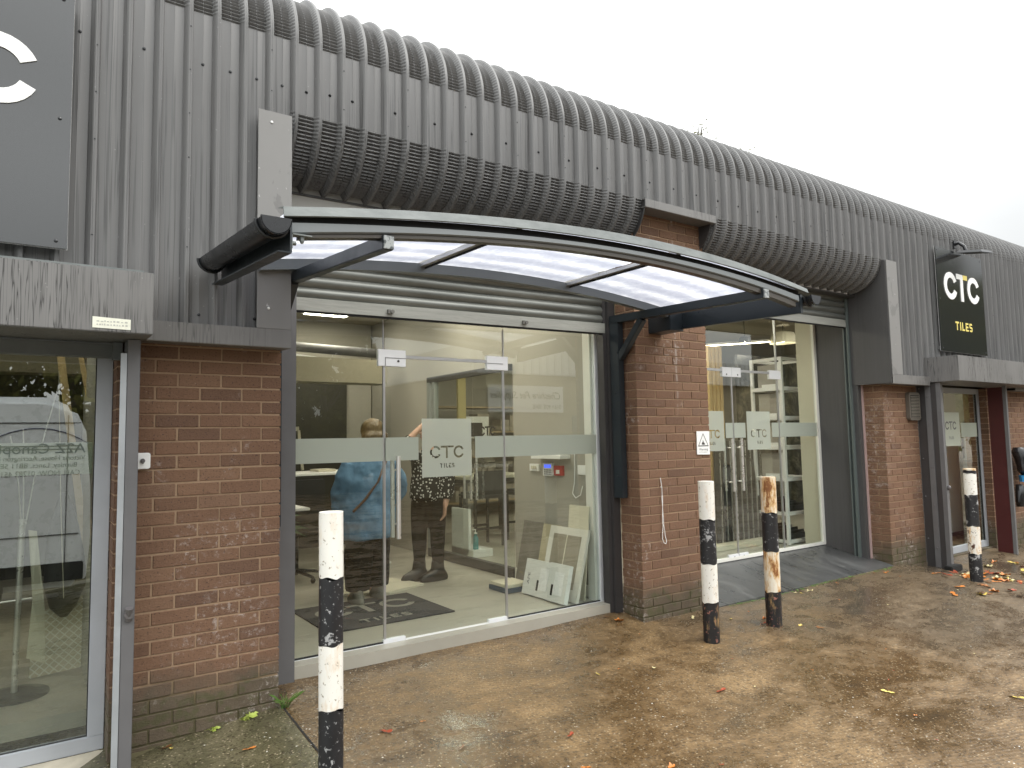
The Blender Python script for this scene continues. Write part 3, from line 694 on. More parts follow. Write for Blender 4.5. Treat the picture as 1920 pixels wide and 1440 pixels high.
# aluminium edge strips and over-door rail
part(MB().box(1.624, 1.631, GY - .008, GY + .008, .236, 2.5), 'edge_seal', ALU); part(MB().box(2.659, 2.666, GY - .008, GY + .008, .236, 2.5), 'edge_seal', ALU)
part(MB().box(1.70, 2.60, GY - .01, GY + .01, 2.228, 2.250), 'transom_seal', ALU)
dr = part(MB().box(1.640, 2.650, GY - .005, GY + .005, .245, 2.226), 'glass_door', GLASS)
MB().box(1.633, 1.641, GY - .007, GY + .007, .26, 2.20).build('door_edge_seal', ALU, dr); MB().box(2.649, 2.656, GY - .007, GY + .007, .26, 2.20).build('door_edge_seal', ALU, dr)
part(MB().box(.985, 1.62, GY - .007, GY + .007, .2362, .246), 'pane_gasket', BLACKR); part(MB().box(2.67, 3.62, GY - .007, GY + .007, .2362, .246), 'pane_gasket', BLACKR)
fitting(1.585, 1.80, GY, 2.165, 2.285, bld, ((1.74, 2.205),)); fitting(2.50, 2.70, GY, 2.175, 2.285, bld)
MB().box(1.64, 1.80, GY - .0185, GY - .0165, 2.2245, 2.2275).box(1.637, 1.640, GY - .0185, GY - .0165, 2.166, 2.2275).build('fitting_gap', DARKM, dr)
MB().box(2.50, 2.652, GY - .0185, GY - .0165, 2.2245, 2.2275).build('fitting_gap', DARKM, dr)
fitting(1.618, 1.785, GY, .195, .262, dr, ((1.70, .222),)); fitting(2.485, 2.652, GY, .2, .262, dr)
bar_handle(1.72, GY, .945, 1.525, dr); hb = MB().tube([(1.72, GY + .05, .945), (1.72, GY + .05, 1.525)], .015, 14).build('door_handle', STEEL, dr, smooth=True)
# frosted film and cut-out lettering
def film_logo(cx, zc, y, par, name='frosted_film'):
    w_ = .423; z0, z1 = zc - .215, zc + .215
    ol, sq = ctc(cx - .146, zc - .033 + 0, .292, .046, .0155)
    tl = tiles_glyphs(cx - .063, zc - .033 - .117, .135, .033)
    return curve_mesh(name, [rc(cx - w_ / 2, cx + w_ / 2, z0, z1)] + ol + [sq] + tl, y, FILM, par)
film_logo(2.1415, 1.576, GY - .0065, dr)
MB().box(1.70, 1.902, GY - .0070, GY - .0062, 1.491, 1.656).build('frosted_film', FILM, dr)
MB().box(.987, 1.630, GY - .0070, GY - .0062, 1.491, 1.656).box(1.6305, 1.70, GY - .0070, GY - .0062, 1.491, 1.656).build('frosted_film', FILM, bld)
MB().box(2.388, 2.651, GY - .0070, GY - .0062, 1.491, 1.656).build('frosted_film', FILM, dr)
MB().box(2.664, 3.621, GY - .0070, GY - .0062, 1.491, 1.656).build('frosted_film', FILM, bld)

# second opening: slate ramp, double glass doors and side light
rm = MB().add([(4.635, -.035, .075), (7.70, -.01, .075), (7.70, .80, .075), (4.635, .80, .075), (4.635, -.035, .118), (7.70, -.01, .118), (7.70, .80, .288), (4.635, .80, .288)],
    [(0, 3, 2, 1), (4, 5, 6, 7), (0, 1, 5, 4), (1, 2, 6, 5), (2, 3, 7, 6), (3, 0, 4, 7)])
part(rm, 'entrance_ramp', RAMPM)
G2 = .76
part(MB().box(4.64, 7.60, G2 - .02, G2 + .02, .284, .318).box(7.555, 7.60, G2 - .02, G2 + .02, .318, 3.22).box(4.64, 4.67, G2 - .02, G2 + .02, .318, 3.22), 'glazing_channel', SKIRT)
part(MB().box(6.79, 7.555, G2 - .005, G2 + .005, .318, 3.22), 'glass_pane', GLASS)
part(MB().box(4.67, 6.778, G2 - .005, G2 + .005, 2.355, 3.22), 'glass_pane', GLASS)
part(MB().box(4.67, 6.80, G2 - .012, G2 + .012, 2.328, 2.353), 'transom_seal', ALU)
d1 = part(MB().box(5.962, 6.776, G2 - .005, G2 + .005, .31, 2.326), 'glass_door', GLASS)
d2 = part(MB().box(5.12, 5.948, G2 - .005, G2 + .005, .31, 2.326), 'glass_door', GLASS)
for d_, xa in ((d1, 5.952), (d2, 5.942)): MB().box(xa, xa + .008, G2 - .007, G2 + .007, .32, 2.3).build('door_edge_seal', ALU, d_)
part(MB().box(6.779, 6.790, G2 - .012, G2 + .012, .318, 3.2), 'edge_seal', ALU)
fitting(5.79, 5.948, G2, 2.270, 2.375, d2, ((5.86, 2.295),)); fitting(5.952, 6.11, G2, 2.270, 2.375, d1, ((6.05, 2.295),)); fitting(6.63, 6.85, G2, 2.270, 2.372, bld)
fitting(5.78, 5.946, G2, .285, .345, d2, ((5.87, .315),)); fitting(5.954, 6.11, G2, .285, .345, d1, ((6.03, .315),))
for xh, zz in ((5.86, 0), (6.02, 0)):
    bar_handle(xh, G2, 1.02, 1.59, d1 if xh > 5.95 else d2, off=.055); MB().tube([(xh, G2 + .05, 1.02), (xh, G2 + .05, 1.59)], .0125, 12).build('door_handle', STEEL, d1 if xh > 5.95 else d2, smooth=True)
film_logo(6.40, 1.675, G2 - .0065, d1); film_logo(5.58, 1.675, G2 - .0065, d2)
MB().box(5.963, 6.16, G2 - .0070, G2 - .0062, 1.597, 1.762).build('frosted_film', FILM, d1)
MB().box(5.82, 5.947, G2 - .0070, G2 - .0062, 1.597, 1.762).build('frosted_film', FILM, d2)
MB().box(6.645, 6.775, G2 - .0070, G2 - .0062, 1.597, 1.762).build('frosted_film', FILM, d1)
MB().box(6.79, 7.55, G2 - .0070, G2 - .0062, 1.597, 1.762).build('frosted_film', FILM, bld)

# left window
WY = .20
lw = part(MB().box(-2.6, -.075, WY - .03, WY + .03, .045, .12).box(-.150, -.075, WY - .03, WY + .03, .12, 2.2).box(-2.6, -.15, WY - .03, WY + .03, 2.14, 2.2), 'window_frame', SILVER, bevel=.003)
MB().box(-.154, -.149, WY - .012, WY + .012, .12, 2.14).box(-2.6, -.15, WY - .012, WY + .012, .116, .122).build('window_gasket', BLACKR, lw)
MB().box(-2.6, -.153, WY - .004, WY + .004, .12, 2.14).build('glass_pane', GLASS2, lw)
MB().box(-2.6, -.16, WY + .0052, WY + .0060, 1.487, 1.655).build('frosted_film', FILM, lw)
part(MB().prism([(WY - .03, .045), (WY - .03, .02), (.06, -.0), (.03, -.0), (.03, .01), (WY - .05, .045)], 'x', -2.6, -.07), 'window_sill', simple('flaking_cream_sill', (.42, .38, .30), .8, var=.35, scale=14), bevel=.003)
br = MB()
for i in range(22): br.box(-2.5 + i * .1125, -2.5 + i * .1125 + .1, .045, .25, -.25, -.004)
part(br, 'sill_bricks', BRICK)
part(MB().box(-2.6, -.02, .055, .25, -.3, -.01), 'sill_core', MORTAR)
rv = MB()
for i in range(30): rv.box(-.072, -.003, .0, .205 if i % 2 else .2, -.12 + i * .075, -.12 + i * .075 + .065)
part(rv, 'brick_reveal', BRICK); part(MB().box(-.068, -.0, .004, .23, -.12, 2.19), 'reveal_mortar', MORTAR)

# third opening: side door window
DY = .12
dw = part(MB().box(9.27, 10.46, DY - .025, DY + .025, .05, .135).box(9.27, 9.33, DY - .025, DY + .025, .135, 2.2).box(10.39, 10.46, DY - .025, DY + .025, .135, 2.2).box(9.33, 10.39, DY - .025, DY + .025, 2.13, 2.2), 'door_frame', SILVER, bevel=.003)
MB().box(10.375, 10.39, DY - .012, DY + .012, .135, 2.13).build('window_gasket', BLACKR, dw)
MB().box(9.33, 10.375, DY - .004, DY + .004, .135, 2.13).build('glass_pane', GLASS, dw)
MB().box(9.895, 10.37, DY - .0062, DY - .0054, 1.545, 1.735).build('frosted_film', FILM, dw)
ol, sq = ctc(9.445, 1.70, .32, .055, .02)
curve_mesh('film_lettering', ol + [sq] + tiles_glyphs(9.53, 1.52, .15, .036), DY - .0065, GREYL, dw)
curve_mesh('frosted_film', [rc(9.37, 9.86, 1.43, 1.875)], DY - .0056, FILM, dw)
part(MB().box(8.49, 10.46, .04, .3, -.1, .048), 'door_step', BRICK)
part(MB().box(8.56, 9.27, .06, .2, .05, 2.6), 'return_panel', DARKM)
# wall grille
# ------------------------------------------------------------------ interior shell
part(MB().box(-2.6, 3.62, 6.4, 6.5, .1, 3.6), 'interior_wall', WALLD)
part(MB().box(2.30, 3.62, 5.2, 5.3, .1, 3.6), 'interior_wall', WALLB)
part(MB().box(3.64, 3.76, .46, 1.67, .1, 3.6).box(3.64, 3.76, 3.47, 8, .1, 3.6).box(3.64, 3.76, 1.67, 3.47, 2.40, 3.6), 'interior_wall', WALLB)
part(MB().box(3.625, 3.64, .47, 1.67, .236, .34), 'skirting_board', SKIRT)
part(MB().box(3.76, 13, 7.4, 7.5, .1, 3.6), 'interior_wall', WALLB); part(MB().box(7.605, 7.66, .803, 1.02, .234, 3.25), 'jamb_lining', CREAM)
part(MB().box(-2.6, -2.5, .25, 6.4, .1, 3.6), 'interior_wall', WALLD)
part(MB().box(12.9, 13, .25, 7.4, .1, 3.6), 'interior_wall', WALLB)
part(MB().box(-2.6, 13, .9, 7.5, 3.30, 3.34).box(-2.6, 13, .35, .9, 3.255, 3.30).box(-2.6, -.0, .24, .35, 3.25, 3.3), 'ceiling', CEILM)
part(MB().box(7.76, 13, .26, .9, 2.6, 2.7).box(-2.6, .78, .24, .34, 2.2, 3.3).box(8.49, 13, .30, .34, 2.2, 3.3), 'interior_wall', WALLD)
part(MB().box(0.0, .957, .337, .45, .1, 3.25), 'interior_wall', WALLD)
part(MB().box(-2.6, 2.95, 3.2, 3.5, 2.288, 2.556), 'bulkhead_beam', simple('taupe_bulkhead', (.24, .22, .16), .8, var=.06))
tag(MB().prism([(-2.6, .27), (3.655, .27), (3.655, .80), (4.6, .80), (12.9, .80), (12.9, 8), (-2.6, 8)], 'z', .15, .234).build('floor', FLOORM), kind='structure')
part(MB().box(-2.5, 3.22, 5.12, 5.19, .1, 2.6), 'shade_backdrop', WALLD)  # added dark sheet, stands in for the dim back of the room
# glazed doorway in the inner side wall
iw = part(MB().box(3.60, 3.66, 1.67, 3.47, 2.335, 2.40).box(3.60, 3.66, 1.67, 3.47, .236, .335), 'inner_door_frame', simple('charcoal_door_frame', (.05, .05, .048), .5))
MB().box(3.60, 3.66, 3.28, 3.34, .335, 2.335).box(3.60, 3.66, 3.40, 3.47, .335, 2.335).build('frame_post', simple('blue_grey_post', (.22, .24, .23), .5), iw)
MB().box(3.622, 3.630, 1.67, 2.42, .335, 2.335).box(3.622, 3.630, 2.435, 3.28, .335, 2.335).build('glass_pane', GLASS, iw)
m = MB()
for yy in (2.30, 2.42, 2.56): m.tube([(3.58, yy, .98), (3.58, yy, 1.52)], .013, 12)
m.build('door_handle', STEEL, iw, smooth=True)
ol, sq = ctc(-.15, 0, .30, .05, .018)
lt = MB()
for P in (ol[1], sq): lt.prism([(2.12 - u, 1.72 + v) for u, v in P], 'x', 3.612, 3.616)
for P in (ol[0], ol[2]):
    n_ = len(P) // 2
    for i in range(n_ - 1): lt.prism([(2.12 - u, 1.72 + v) for u, v in (P[i], P[i + 1], P[len(P) - 2 - i], P[len(P) - 1 - i])], 'x', 3.612, 3.616)
lt.build('film_lettering', BLKBOX, iw)
ENDC = M('blotchy_end_cap'); _f = ENDC.noise(30, detail=4, rough=.6); ENDC.bsdf(ENDC.mix(ENDC.ramp(_f, [(.45, 0.0), (.52, 1.0)]), (.09, .10, .105), (.34, .36, .36)), .35); ENDC = ENDC.m
# ------------------------------------------------------------------ canopy
def quad3(p):
    (a, A), (b, B), (c, C_) = p
    return lambda x: A * (x - b) * (x - c) / ((a - b) * (a - c)) + B * (x - a) * (x - c) / ((b - a) * (b - c)) + C_ * (x - a) * (x - b) / ((c - a) * (c - b))
zf = quad3([(.42, 2.540), (2.30, 2.672), (4.0, 2.605)])      # top of the front arch face
zb = quad3([(.587, 2.602), (2.2, 2.730), (3.77, 2.634)])     # underside of the wall arch
cn = thing('entrance_canopy', (2.24, 0, 2.5), 'shallow arched canopy with opal roof panels on dark brackets over the shop doors', 'canopy')
def arch(x0, x1, prof, n=40):
    """prof: list of (y, dz) closed outline, follows function f"""
    return x0, x1, prof, n
def sweep(f, x0, x1, prof, n=44):
    V = []; F = []; k = len(prof)
    for i in range(n + 1):
        x = x0 + (x1 - x0) * i / n
        for y, dz in prof: V.append((x, y, f(x) + dz))
    for i in range(n):
        for j in range(k): F.append((i * k + j, i * k + (j + 1) % k, (i + 1) * k + (j + 1) % k, (i + 1) * k + j))
    F.append(tuple(range(k))[::-1]); F.append(tuple(n * k + j for j in range(k)))
    return MB().add(V, F)
def cub(a, b, c, d): return lambda x: ((a * x + b) * x + c) * x + d
CT, CB = cub(-.00247, -.02721, .18267, 2.53912), cub(-.00045, -.03677, .19141, 2.49017)
FT, FB, LB = cub(-.00262, -.02186, .15994, 2.48063), cub(-.00105, -.03812, .20466, 2.41648), cub(-.00159, -.03589, .19783, 2.40371)
def sweepf(x0, x1, prof, n=48):
    V = []; F = []; k = len(prof)
    for i in range(n + 1):
        x = x0 + (x1 - x0) * i / n
        for y, f, dz in prof: V.append((x, y, f(x) + dz))
    for i in range(n):
        for q in range(k): F.append((i * k + q, i * k + (q + 1) % k, (i + 1) * k + (q + 1) % k, (i + 1) * k + q))
    F.append(tuple(range(k))[::-1]); F.append(tuple(n * k + q for q in range(k)))
    return MB().add(V, F)
ab = sweepf(.418, 4.005, [(-1.36, FT, 0), (-1.363, FB, .006), (-1.356, FB, 0), (-1.30, FB, 0), (-1.30, FT, 0)]).build('front_arch', ARCHM, cn, smooth=True)
sweepf(.46, 3.98, [(-1.350, FB, -.001), (-1.350, LB, 0), (-1.30, LB, 0), (-1.30, FB, -.001)]).build('arch_lip', simple('bronze_brown_lip', (.05, .042, .032), .35), ab, smooth=True)
sweepf(.40, 4.05, [(-1.33, CB, .012), (-1.33, FT, .0005), (-1.29, FT, .0005), (-1.29, CB, .012)]).build('black_gasket', BLACKR, cn, smooth=True)
sweepf(.385, 4.10, [(-1.378, CB, .004), (-1.372, CB, 0), (-1.362, CT, -.006), (-1.30, CT, .010), (-1.30, CT, .014), (-1.368, CT, -.001)]).build('front_capping', CAPM, cn, smooth=True)
br_ = sweep(zb, .60, 3.93, [(-.235, .062), (-.235, 0), (-.185, 0), (-.185, .062)]).build('wall_arch', ARCHM, cn, smooth=True)
# opal roof panels: three bays
def bay(x0, x1, name='roof_panel'):
    rows = []
    for j in range(15):
        t = j / 14; y = -1.335 + t * (1.335 - .19)
        rows.append([(x, y, (CT(x) - .012) * (1 - t) + (zb(x) + .070) * t + .004 * (j % 2)) for x in seq(x0, x1, .08)])
    return MB().grid(rows).build(name, POLY, cn, smooth=True)
bay(.415, 1.605); bay(1.635, 2.815); bay(2.845, 4.045)
for x in (1.62, 2.83):
    a = (x, -1.31, CT(x) - .022); b = (x, -.235, zb(x) + .050)
    MB().beam(a, b, .036, .022).build('glazing_bar', ALU, cn)
    MB().beam((x + .019, a[1], a[2] - .01), (x + .019, b[1], b[2] - .01), .006, .026).build('bar_gasket', BLACKG, cn)
# side channels
MB().add([(4.055, -1.345, 2.483), (4.062, -1.345, 2.483), (4.062, -.235, 2.523), (4.055, -.235, 2.523), (4.055, -1.345, 2.625), (4.062, -1.345, 2.625), (4.062, -.235, 2.668), (4.055, -.235, 2.668)],
     [(0, 3, 2, 1), (4, 5, 6, 7), (0, 1, 5, 4), (1, 2, 6, 5), (2, 3, 7, 6), (3, 0, 4, 7)]).beam((4.045, -1.345, 2.486), (4.045, -.235, 2.526), .03, .006).box(4.035, 4.062, -1.352, -1.342, 2.483, 2.615).build('side_channel', GREENB, cn)
MB().box(3.90, 4.062, -.25, -.0, 2.505, 2.70).build('wall_bracket', GREENB, cn, bevel=.004)
MB().add([(.405, -1.395, 2.405), (.413, -1.395, 2.405), (.413, -.17, 2.505), (.405, -.17, 2.505), (.405, -1.395, 2.535), (.413, -1.395, 2.535), (.413, -.17, 2.64), (.405, -.17, 2.64)],
     [(0, 3, 2, 1), (4, 5, 6, 7), (0, 1, 5, 4), (1, 2, 6, 5), (2, 3, 7, 6), (3, 0, 4, 7)]).beam((.382, -1.395, 2.408), (.382, -.17, 2.508), .05, .006).build('side_channel', GREENB, cn)
MB().box(.414, .50, -1.385, -1.35, 2.488, 2.494).box(.414, .419, -1.385, -1.35, 2.43, 2.494).tube([(.462, -1.368, 2.488), (.462, -1.368, 2.468)], .010, 10).ball((.462, -1.368, 2.466), .009, 8, 5).tube([(.419, -1.368, 2.455), (.437, -1.368, 2.455)], .009, 10).build('corner_bracket', CAPM, cn)
for xx in (.32,): pass
# half-round gutters
def gutter(xc, y0, z0, y1, z1, r):
    d = Vector((0, y1 - y0, z1 - z0)); V = []; F = []; n = 14
    for y, z in ((y0, z0), (y1, z1)):
        for i in range(n + 1):
            a = math.pi + math.pi * i / n
            V.append((xc + r * math.cos(a), y, z + r * math.sin(a)))
        for i in range(n, -1, -1):
            a = math.pi + math.pi * i / n
            V.append((xc + (r - .004) * math.cos(a), y, z + (r - .004) * math.sin(a)))
    k = 2 * (n + 1)
    for j in range(k): F.append((j, (j + 1) % k, k + (j + 1) % k, k + j))
    m = MB().add(V, F)
    for i in range(n): m.f += [(i, i + 1, k - 2 - i, k - 1 - i), (k + i, k + k - 1 - i, k + k - 2 - i, k + i + 1)]
    g = m.build('gutter', BLACKG, cn, smooth=True)
    for (y, z, t) in ((y0, z0, .012), (y1, z1, -.012)):
        e = MB()
        P = [(xc + (r - .001) * math.cos(math.pi + math.pi * i / n), z + (r - .001) * math.sin(math.pi + math.pi * i / n)) for i in range(n + 1)] + [(xc + r - .001, z + .008), (xc - r + .001, z + .008)]
        e.prism(P, 'y', min(y, y + t), max(y, y + t))
        e.build('gutter_stop_end', BLACKG, g)
    for t in (.045, .955):
        c = MB()
        y = y0 + (y1 - y0) * t; z = z0 + (z1 - z0) * t
        c.tube([(xc + (r + .006) * math.cos(math.pi + math.pi * i / n), y, z + (r + .006) * math.sin(math.pi + math.pi * i / n)) for i in range(n + 1)], .007, 8)
        c.build('gutter_clip', BLACKG, g, smooth=True)
gutter(.337, -1.44, 2.525, -.19, 2.628, .062)
gutter(4.125, -1.42, 2.598, -.23, 2.65, .060)
# brackets
def bracket(xp, xt, yt, zt_, zback, yp0, yp1, w, braces):
    m = MB().box(xp - w / 2, xp + w / 2, yp0, yp1, 1.118, zback + .03).build('bracket_post', GREENB, cn, bevel=.004)
    b = MB().beam((xp, yp1, zback), (xt, yt, zt_), w, .066).build('bracket_arm', GREENB, cn, bevel=.004)
    d = Vector((xt - xp, yt - yp1, zt_ - zback)).normalized()
    e = Vector((xt, yt, zt_)) + d * .004
    MB().beam(e - d * .004, e + d * .003, w - .004, .060).build('end_cap', ENDC, b, bevel=.002)
    MB().beam((xp, yp0 + .01, zback - .34), (xp + (xt - xp) * .2, yp0 - .28, zback - .045), w * .9, .06).build('bracket_brace', GREENB, cn, bevel=.004)
    s_ = MB()
    for z in (1.3, 2.0): s_.ball((xp - w / 2, (yp0 + yp1) / 2, z), .008, 8, 4)
    s_.build('post_screw', BLACKG, m)
bracket(.815, .856, -1.365, 2.522, 2.632, .165, .235, .054, 1)
bracket(3.694, 3.618, -1.365, 2.577, 2.640, .125, .232, .060, 1)

# ------------------------------------------------------------------ signs
def shop_sign(x0, z0, label):
    t = thing('shop_sign', (x0 + .645, -.20, z0), label, 'sign', 'tall black shop signs on the cladding')
    MB().box(x0, x0 + 1.287, -.212, -.200, z0, z0 + 1.303).build('sign_panel', SIGNB, t, bevel=.0015)
    MB().box(x0 - .002, x0 + 1.289, -.2, -.196, z0 - .003, z0 + 1.306).build('sign_edge', simple('pale_acm_edge', (.45, .45, .44), .5) if 'pale_acm_edge' not in bpy.data.materials else bpy.data.materials['pale_acm_edge'], t)
    ol, sq = ctc(x0 + .165, z0 + .84, .990, .175, .072)
    curve_mesh('sign_letters', ol, -.2165, WHITE, t, ext=.003)
    curve_mesh('letter_accent', [sq], -.2165, YEL, t, ext=.003)
    curve_mesh('sign_lettering', tiles_glyphs(x0 + .408, z0 + .285, .515, .108), -.2145, YEL, t, ext=.001)
    s = MB()
    for sx in (.045, 1.24):
        for sz in (.035, .65, 1.265): s.ball((x0 + sx, -.213, z0 + sz), (.009, .005, .009), 8, 4)
    s.build('sign_screws', BLACKG, t)
    m = MB()
    for k in range(9): m.box(x0 + .02 + k * .147, x0 + .05 + k * .147, -.198, -.16, z0 + .02, z0 + .06)
    m.build('sign_spacers', CLAD, t)
    return t
shop_sign(8.745, 2.615, 'whole black sign with white and yellow letters under a black floodlight')
shop_sign(-1.607, 2.597, 'cropped black sign on the left cladding showing one big white letter')
fl = thing('floodlight', (9.39, -.2, 3.9), 'small black floodlight on a short arm above the whole black sign', 'light')
MB().tube([(9.39, -.17, 4.04), (9.39, -.22, 4.05), (9.39, -.28, 3.99), (9.39, -.30, 3.915)], .022, 10).build('lamp_arm', BLACKG, fl, smooth=True)
MB().add([(9.22, -.54, 3.835), (9.56, -.54, 3.865), (9.56, -.25, 3.915), (9.22, -.25, 3.885), (9.24, -.52, 3.875), (9.54, -.52, 3.90), (9.54, -.27, 3.94), (9.24, -.27, 3.915)],
     [(0, 3, 2, 1), (4, 5, 6, 7), (0, 1, 5, 4), (1, 2, 6, 5), (2, 3, 7, 6), (3, 0, 4, 7)]).build('lamp_head', BLACKG, fl, bevel=.004)
MB().box(9.36, 9.42, -.175, -.16, 3.99, 4.09).build('lamp_bracket', BLACKG, fl)
# wall items
v = thing('wall_vent', (8.34, 0, 1.77), 'brown louvred vent grille on the right brick pier', 'vent')
def rrect(x0, x1, z0, z1, r, n=6):
    P = []
    for cx, cz, a in ((x1 - r, z1 - r, 0), (x0 + r, z1 - r, 90), (x0 + r, z0 + r, 180), (x1 - r, z0 + r, 270)):
        for i in range(n + 1): P.append((cx + r * math.cos(R(a + 90 * i / n)), cz + r * math.sin(R(a + 90 * i / n))))
    return P
VENTM = simple('brown_grey_plastic', (.13, .115, .095), .45)
MB().prism(rrect(8.215, 8.475, 1.765, 2.10, .04), 'y', -.045, 0).build('vent_body', VENTM, v, smooth=False)
m = MB()
for k in range(15): m.box(8.245, 8.445, -.052, -.0455, 1.80 + k * .0175, 1.80 + k * .0175 + .006)
m.build('louvres', simple('light_brown_louvre', (.28, .25, .20), .5), v)
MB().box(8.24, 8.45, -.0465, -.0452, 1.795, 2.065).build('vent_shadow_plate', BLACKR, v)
tag(MB().box(8.485, 8.50, -.03, 0, 1.955, 1.99).build('sensor_box', WHITE, org=(8.49, 0, 1.955)), 'tiny white sensor box beside the brown vent grille', 'sensor')
k = thing('key_switch', (.053, 0, 1.51), 'small square white key switch on the left brick pier', 'switch')
MB().prism(rrect(.016, .092, 1.507, 1.592, .012), 'y', -.028, 0).build('switch_plate', WHITE, k, bevel=.003)
MB().tube([(.054, -.028, 1.55), (.054, -.036, 1.55)], .012, 12).box(.050, .058, -.045, -.036, 1.535, 1.562).build('key_barrel', bpy.data.materials['worn_lock_metal'], k)
st = thing('box_sticker', (-.138, -.40, 2.194), 'faded white sticker with worn print on the left shutter box', 'sticker')
MB().add([(-.217, -.4025, 2.192), (-.057, -.4025, 2.190), (-.057, -.4025, 2.240), (-.217, -.4025, 2.245), (-.217, -.4005, 2.192), (-.057, -.4005, 2.190), (-.057, -.4005, 2.240), (-.217, -.4005, 2.245)],
   [(0, 1, 2, 3), (7, 6, 5, 4), (0, 4, 5, 1), (1, 5, 6, 2), (2, 6, 7, 3), (3, 7, 4, 0)]).build('sticker_face', simple('yellowed_white_vinyl', (.70, .70, .60), .6, var=.15, scale=40), st)
m = MB(); rr = random.Random(3)
for row in range(2):
    x = -.20
    while x < -.075:
        wv = rr.uniform(.004, .012); m.box(x, x + wv, -.4033, -.4026, 2.205 + row * .016, 2.205 + row * .016 + rr.uniform(.004, .008)); x += wv + rr.uniform(.003, .007)
m.build('worn_print', simple('faded_print', (.42, .42, .38), .7), st)
ws = thing('warning_sign', (4.54, 0, 1.46), 'white warning notice with black triangle on the middle brick pier', 'sign')
MB().add([(4.452, -.010, 1.462), (4.622, -.010, 1.458), (4.622, -.010, 1.668), (4.455, -.010, 1.668), (4.452, -.004, 1.462), (4.622, -.004, 1.458), (4.622, -.004, 1.668), (4.455, -.004, 1.668)],
   [(0, 1, 2, 3), (7, 6, 5, 4), (0, 4, 5, 1), (1, 5, 6, 2), (2, 6, 7, 3), (3, 7, 4, 0)]).build('notice_board', WHITE, ws)
def tri(cx, z0, w_, h): return [(cx - w_ / 2, z0), (cx + w_ / 2, z0), (cx, z0 + h)]
curve_mesh('triangle', [tri(4.537, 1.533, .142, .118), tri(4.537, 1.541, .118, .098)], -.0112, DARKM, ws)
m = MB().prism([(4.515, 1.548), (4.56, 1.548), (4.552, 1.565), (4.545, 1.562), (4.540, 1.578), (4.532, 1.590), (4.528, 1.572), (4.520, 1.566)], 'y', -.0114, -.0110)
m.build('pictogram', DARKM, ws)
text_mesh('notice_text', 'Warning', .03, GREYL, lambda u, vv, d: (4.478 + u, -.0112, 1.497 + vv), ws, width=.118)
text_mesh('notice_text', 'CCTV in operation', .012, GREYL, lambda u, vv, d: (4.478 + u, -.0112, 1.478 + vv), ws, width=.11)
ct = MB()
def wob(z, s_): return 3.985 + s_ * .008 * math.sin(z * 34)
ct.tube([(3.972, -.012, 1.28), (3.978, -.02, 1.2), (3.985, -.015, 1.13)], .003, 6)
for s_ in (-1, 1):
    ct.tube([(wob(z, s_), -.014, z) for z in seq(1.13, .89, .015)], .0028, 6)
ct.tube([(3.985, -.014, .89), (3.975, -.014, .82), (3.972, -.014, .77), (3.985, -.016, .735), (4.005, -.018, .725), (4.018, -.016, .745), (4.006, -.014, .79), (4.0, -.014, .84), (3.99, -.014, .89)], .003, 6)
ct.ball((3.978, -.014, 1.20), .008, 8, 5)
tag(ct.build('twisted_cord', WHITE, smooth=True, org=(3.98, 0, .73)), 'loose white twisted cord hanging on the middle brick pier', 'cord')

# ------------------------------------------------------------------ bollards
def paint(name, base, chips, rustamt, rust_th, seed, chip_th=.64):
    m = M(name); off = m.n('Mapping'); g = m.n('NewGeometry'); m.l(g.outputs['Position'], off.inputs[0]); off.inputs['Location'].default_value = (seed, seed * 1.7, seed * .3)
    P = off.outputs[0]
    col = m.mix(m.noise(4, vec=P, detail=4), tuple(x * .93 for x in base), tuple(min(1, x * 1.05) for x in base))
    n1 = m.noise(9, vec=P, detail=6, rough=.72)
    v2 = m.n('Mapping'); v2.inputs['Scale'].default_value = (1.6, 1.6, .55); m.l(P, v2.inputs[0])
    n2 = m.noise(10, vec=v2.outputs[0], detail=7, rough=.7)
    if rustamt:
        halo = m.ramp(n2, [(rust_th - .09, 0.0), (rust_th + .02, 1.0)])
        col = m.mix(m.math('MULTIPLY', halo, rustamt), col, m.mix(n1, (.55, .30, .09), (.62, .42, .20)))
        core = m.ramp(n2, [(rust_th + .02, 0.0), (rust_th + .07, 1.0)])
        col = m.mix(m.math('MULTIPLY', core, min(1, rustamt * 1.2)), col, m.mix(n1, (.10, .035, .012), (.34, .13, .03)))
    if chips:
        c = m.ramp(n1, [(chip_th, 0.0), (chip_th + .015, 1.0)])
        col = m.mix(c, col, chips)
        c2 = m.ramp(m.noise(38, vec=P, detail=4, rough=.7), [(.62, 0.0), (.64, 1.0)]); col = m.mix(m.math('MULTIPLY', c2, .8), col, chips)
    m.bsdf(col, m.ramp(n2, [(.4, .38), (.6, .6)]), 0, .5, bump=m.math('ADD', n1, m.math('MULTIPLY', n2, .5)), bstr=.25, bdist=.004); return m.m
PW = paint('white_bollard_paint', (.78, .76, .70), (.20, .15, .09), .30, .62, 0, .66)
PWR = paint('rusty_white_bollard_paint', (.76, .70, .58), None, .95, .52, 3)
PWR2 = paint('peeled_rust_bollard_paint', (.76, .72, .64), (.08, .03, .015), .9, .60, 8, .60)
PK = paint('black_bollard_paint', (.014, .014, .016), (.36, .36, .36), .0, .7, 5, .60)
PK2 = paint('black_bollard_paint_red_chips', (.014, .013, .014), (.30, .13, .10), .5, .64, 2, .61)
